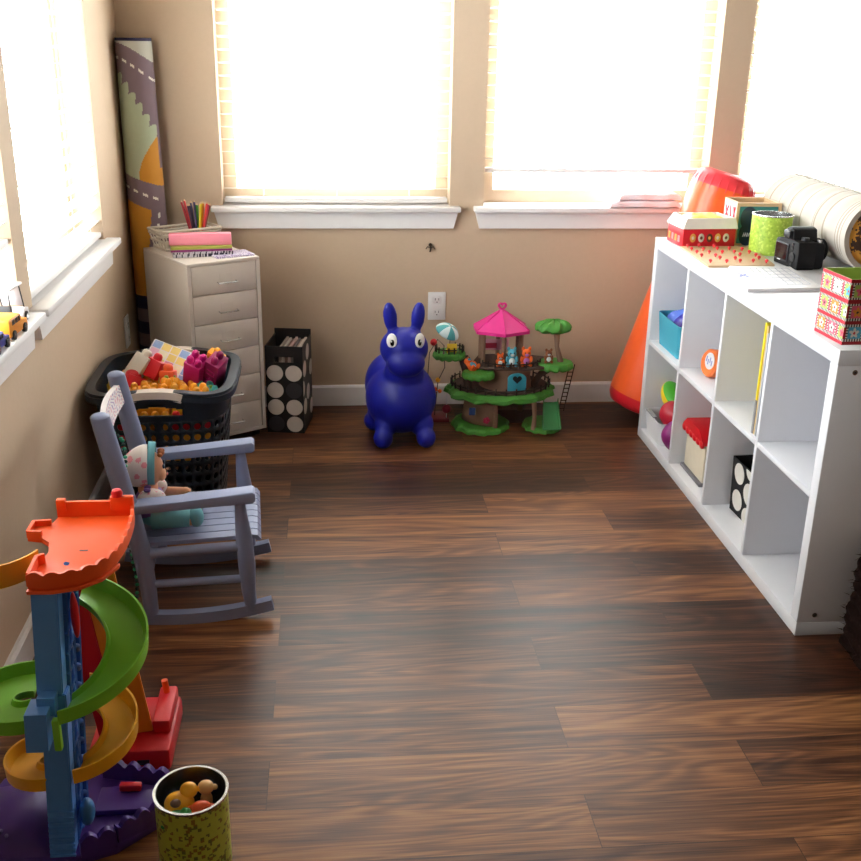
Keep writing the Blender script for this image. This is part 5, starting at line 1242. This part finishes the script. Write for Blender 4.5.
# purple base track
b = NB(); prism(b, [(-1.90, -2.10), (-1.86, -2.17), (-1.73, -2.18), (-1.60, -2.13), (-1.525, -2.06), (-1.520, -1.965), (-1.60, -1.935), (-1.72, -1.91), (-1.86, -1.92)], 0.0, 0.022, bev=0.004); pb = link('purple_base', b, PURPLE, t, w=True)
b = NB()
wi = 0
for pth in ([(-1.520, -2.055), (-1.56, -2.085), (-1.60, -2.12)], [(-1.522, -1.972), (-1.60, -1.945), (-1.66, -1.93)], [(-1.60, -2.125), (-1.66, -2.15)]): b = NB(); wallpath(pth, 0.028, 0.014, 0.012, zf=0.022); link('wavy_wall', b, PURPLE, pb, w=True, angle=40)
b = NB(); bx(b, -1.655, -1.53, -2.05, -1.98, 0.0222, 0.036, bev=0.003); link('purple_track', b, PURPLE, pb, w=True)
b = NB(); box(b, (0, 0, 0), (0.042, 0.014, 0.014), T=TF((-1.595, -1.995, 0.045), rz=rad(-3)), bev=0.002); link('red_insert', b, RED, pb, w=True)
b = NB()
def hump(u, v): return (-1.87+0.16*u, -2.15+0.20*v, 0.0222+0.045*sin(pi*u)**0.6*sin(pi*v)**0.6)
grid(b, hump, 24, 24); link('purple_hump', b, PURPLE, pb, w=True)
for x, y in ((-1.808, -2.115), (-1.795, -2.128)):
    b = NB(); ball(b, (x, y, 0.055), 0.004, u=10, v=8); link('stud', b, C('purple_light', '8878b8', rough=0.2), pb, w=True)

# ================================================================ TIN OF TOYS
t = thing('toy_tin', 'green and yellow patterned open tin of small toys on the floor in front', 'tin', (-1.452, -2.153, 0))
tin(t, (-1.452, -2.153, 0), 0.0655, 0.157, [C('tin_lime', 'bcc44c'), C('tin_olive', '6e7430'), C('tin_gold', '8c7428')], 480, 9)
def blob(name, label, parts, base):
    tt = thing(name, label, 'toy', (base[0], base[1], base[2]+0.012), 0, 'small toys in the floor tin'); tt.scale = (1.25,)*3
    for nm_, m_, items in parts:
        b = NB()
        for c_, r in items: ball(b, c_, r)
        link(nm_, b, m_, tt)
blob('toy_duck', 'yellow toy animal with brown spot at the left in the floor tin', [('body', YELLOW, [((0, 0, 0.016), (0.022, 0.018, 0.017)), ((0.014, 0.006, 0.034), (0.013, 0.011, 0.012)), ((0.028, 0.008, 0.034), (0.006, 0.005, 0.003))]), ('spot', C('toy_brown', '6a4a38'), [((-0.003, -0.012, 0.026), (0.008, 0.007, 0.006))])], (-1.475, -2.150, 0.096))
blob('toy_frog', 'green toy animal at the front left in the floor tin', [('body', C('toy_leaf', '2c8a3c'), [((0, 0, 0.012), (0.018, 0.013, 0.011)), ((0.012, 0, 0.02), (0.009, 0.009, 0.009)), ((-0.012, -0.008, 0.006), (0.011, 0.005, 0.005)), ((-0.012, 0.008, 0.006), (0.011, 0.005, 0.005))])], (-1.474, -2.187, 0.098))
blob('toy_race_car', 'red toy car at the right in the floor tin', [('body', ORB, [((0, 0, 0.012), (0.030, 0.013, 0.009)), ((-0.002, 0, 0.019), (0.014, 0.01, 0.009))]), ('wheels', DARK, [((-0.017, -0.012, 0.007), (0.007, 0.004, 0.007)), ((0.017, -0.012, 0.007), (0.007, 0.004, 0.007)), ((-0.017, 0.012, 0.007), (0.007, 0.004, 0.007)), ((0.017, 0.012, 0.007), (0.007, 0.004, 0.007))])], (-1.430, -2.172, 0.100))
blob('toy_figure', 'pale yellow round headed toy at the back right in the floor tin', [('body', C('toy_pale', 'e8b878'), [((0, 0, 0.014), (0.009, 0.009, 0.014)), ((0, 0, 0.036), (0.012, 0.011, 0.010)), ((0.012, 0.002, 0.034), (0.005, 0.005, 0.004))])], (-1.428, -2.135, 0.092))
blob('toy_pig', 'dusty pink toy animal at the front middle in the floor tin', [('body', C('toy_dusty', 'c07868'), [((0, 0, 0.010), (0.014, 0.010, 0.009)), ((0.010, 0.002, 0.016), (0.007, 0.007, 0.007))])], (-1.448, -2.198, 0.098))
b = NB(); rr = random.Random(4); items = []
for k in range(16): a_ = rr.uniform(0, 2*pi); r = 0.043*math.sqrt(rr.random()); ball(b, (r*cos(a_), r*sin(a_), 0.078+rr.uniform(-0.006, 0.010)), rr.uniform(0.010, 0.014), k % 4, u=10, v=8)
lathe(b, [(0.0001, 0.0035), (0.06, 0.0035), (0.058, 0.075), (0.0001, 0.08)], 20)
o = solo('small_toy_fill', b, [DARK, C('fill_blue', '2c4a78'), C('fill_red', '7c2428'), C('fill_green', '2c5a34')], 'jumble of tiny dark toys filling the bottom of the floor tin', 'toys', (-1.452, -2.153, 0.0)); o['kind'] = 'stuff'

# ================================================================ TOY VEHICLES ON THE LEFT SILL
ZSL = ZL+0.02
_v = 0
def vehicle(name, label, base, rz, body_c, L_, W_, Hb, cab=None, roof=None, wr=0.011, glass=True):
    tt = thing(name, label, 'toy vehicle', base, rz, 'toy vehicles on the left window sill')
    h0 = wr*0.8
    b = NB(); pr_ = [(-L_/2, h0), (L_/2, h0), (L_/2, h0+Hb*0.42), (L_/2-0.004, h0+Hb*0.5), (L_*0.20, h0+Hb*0.55), (L_*0.12, h0+Hb), (-L_/2+0.003, h0+Hb), (-L_/2, h0+Hb*0.9)]
    if cab == 'open': pr_ = [(-L_/2, h0), (L_/2, h0), (L_/2, h0+Hb*0.45), (L_*0.25, h0+Hb*0.62), (L_*0.15, h0+Hb*0.2), (-L_*0.25, h0+Hb*0.2), (-L_*0.3, h0+Hb*0.55), (-L_/2, h0+Hb*0.5)]
    prism(b, pr_, -W_/2, W_/2, T=XZ(), bev=0.0015); link('body', b, body_c, tt)
    for x in (-L_*0.3, L_*0.31):
        for s in (-1, 1):
            b = NB(); cyl(b, (x, s*(W_/2-0.004), wr), (x, s*(W_/2+0.003), wr), wr, seg=20); wh = link('wheel', b, BLACK, tt)
            b = NB(); cyl(b, (x, s*(W_/2+0.0031), wr), (x, s*(W_/2+0.0042), wr), wr*0.55, seg=16); link('hubcap', b, CHROME, wh)
    if cab != 'open':
        b = NB()
        for s in (-1, 1):
            for x in ((-0.34, -0.2), (-0.17, -0.03), (0.0, 0.09)): bx(b, x[0]*L_, x[1]*L_, s*(W_/2), s*(W_/2+0.0006), h0+Hb*0.6, h0+Hb*0.88)
        link('windows', b, C('toy_glass', '2a2428', rough=0.15), tt)
        b = NB(); _add(b, [(L_*0.185, -W_*0.4, h0+Hb*0.6), (L_*0.185, W_*0.4, h0+Hb*0.6), (L_*0.135, W_*0.4, h0+Hb*0.94), (L_*0.135, -W_*0.4, h0+Hb*0.94)], [(0, 1, 2, 3)]); w_ = link('windscreen', b, C('toy_windscreen', 'c8a890', rough=0.15), tt); w_.location = (0.002, 0, 0.001)
    b = NB(); bx(b, L_/2, L_/2+0.003, -W_/2+0.002, W_/2-0.002, h0, h0+0.006); link('bumper', b, CHROME, tt); return tt, h0
vehicle('toy_school_bus', 'orange yellow toy truck on the left window sill behind the blue car', (-1.917, -1.33, ZSL), rad(86), C('bus_orange', 'e89420'), 0.115, 0.045, 0.042)
tt, h0 = vehicle('toy_golf_cart', 'white toy golf cart with flat roof on the left window sill', (-1.950, -1.222, ZSL), rad(86), C('cart_white', 'e8e0e0'), 0.12, 0.06, 0.04, cab='open')
b = NB(); box(b, (-0.012, 0, 0.092), (0.088, 0.064, 0.006), bev=0.002); rf = link('roof', b, MATS['cart_white'], tt)
for x0, x1 in ((0.042, 0.022), (-0.045, -0.05)):
    for s in (-1, 1):
        b = NB(); tube(b, [(x0, s*0.026, 0.03), (x1, s*0.026, 0.0885)], 0.0016, 8); link('roof_post', b, BLACK, tt)
b = NB(); _add(b, [(0.040, -0.024, 0.036), (0.040, 0.024, 0.036), (0.024, 0.024, 0.084), (0.024, -0.024, 0.084)], [(0, 1, 2, 3)]); ws = link('windscreen', b, MATS['cart_white'], tt); ws.modifiers.new('t', 'SOLIDIFY').thickness = 0.001
b = NB(); bx(b, -0.03, -0.005, -0.024, 0.024, 0.018, 0.03, bev=0.003); bx(b, -0.034, -0.028, -0.024, 0.024, 0.03, 0.05, bev=0.002); link('seat', b, DARK, tt)
vehicle('toy_blue_car', 'dark blue toy car on the left window sill in front of the orange truck', (-1.918, -1.455, ZSL), rad(88), C('car_blue', '202c84'), 0.10, 0.042, 0.032)
vehicle('toy_dark_car', 'black toy car at the frame edge on the left window sill', (-1.915, -1.58, ZSL), rad(88), C('car_black', '201c20'), 0.10, 0.042, 0.03)
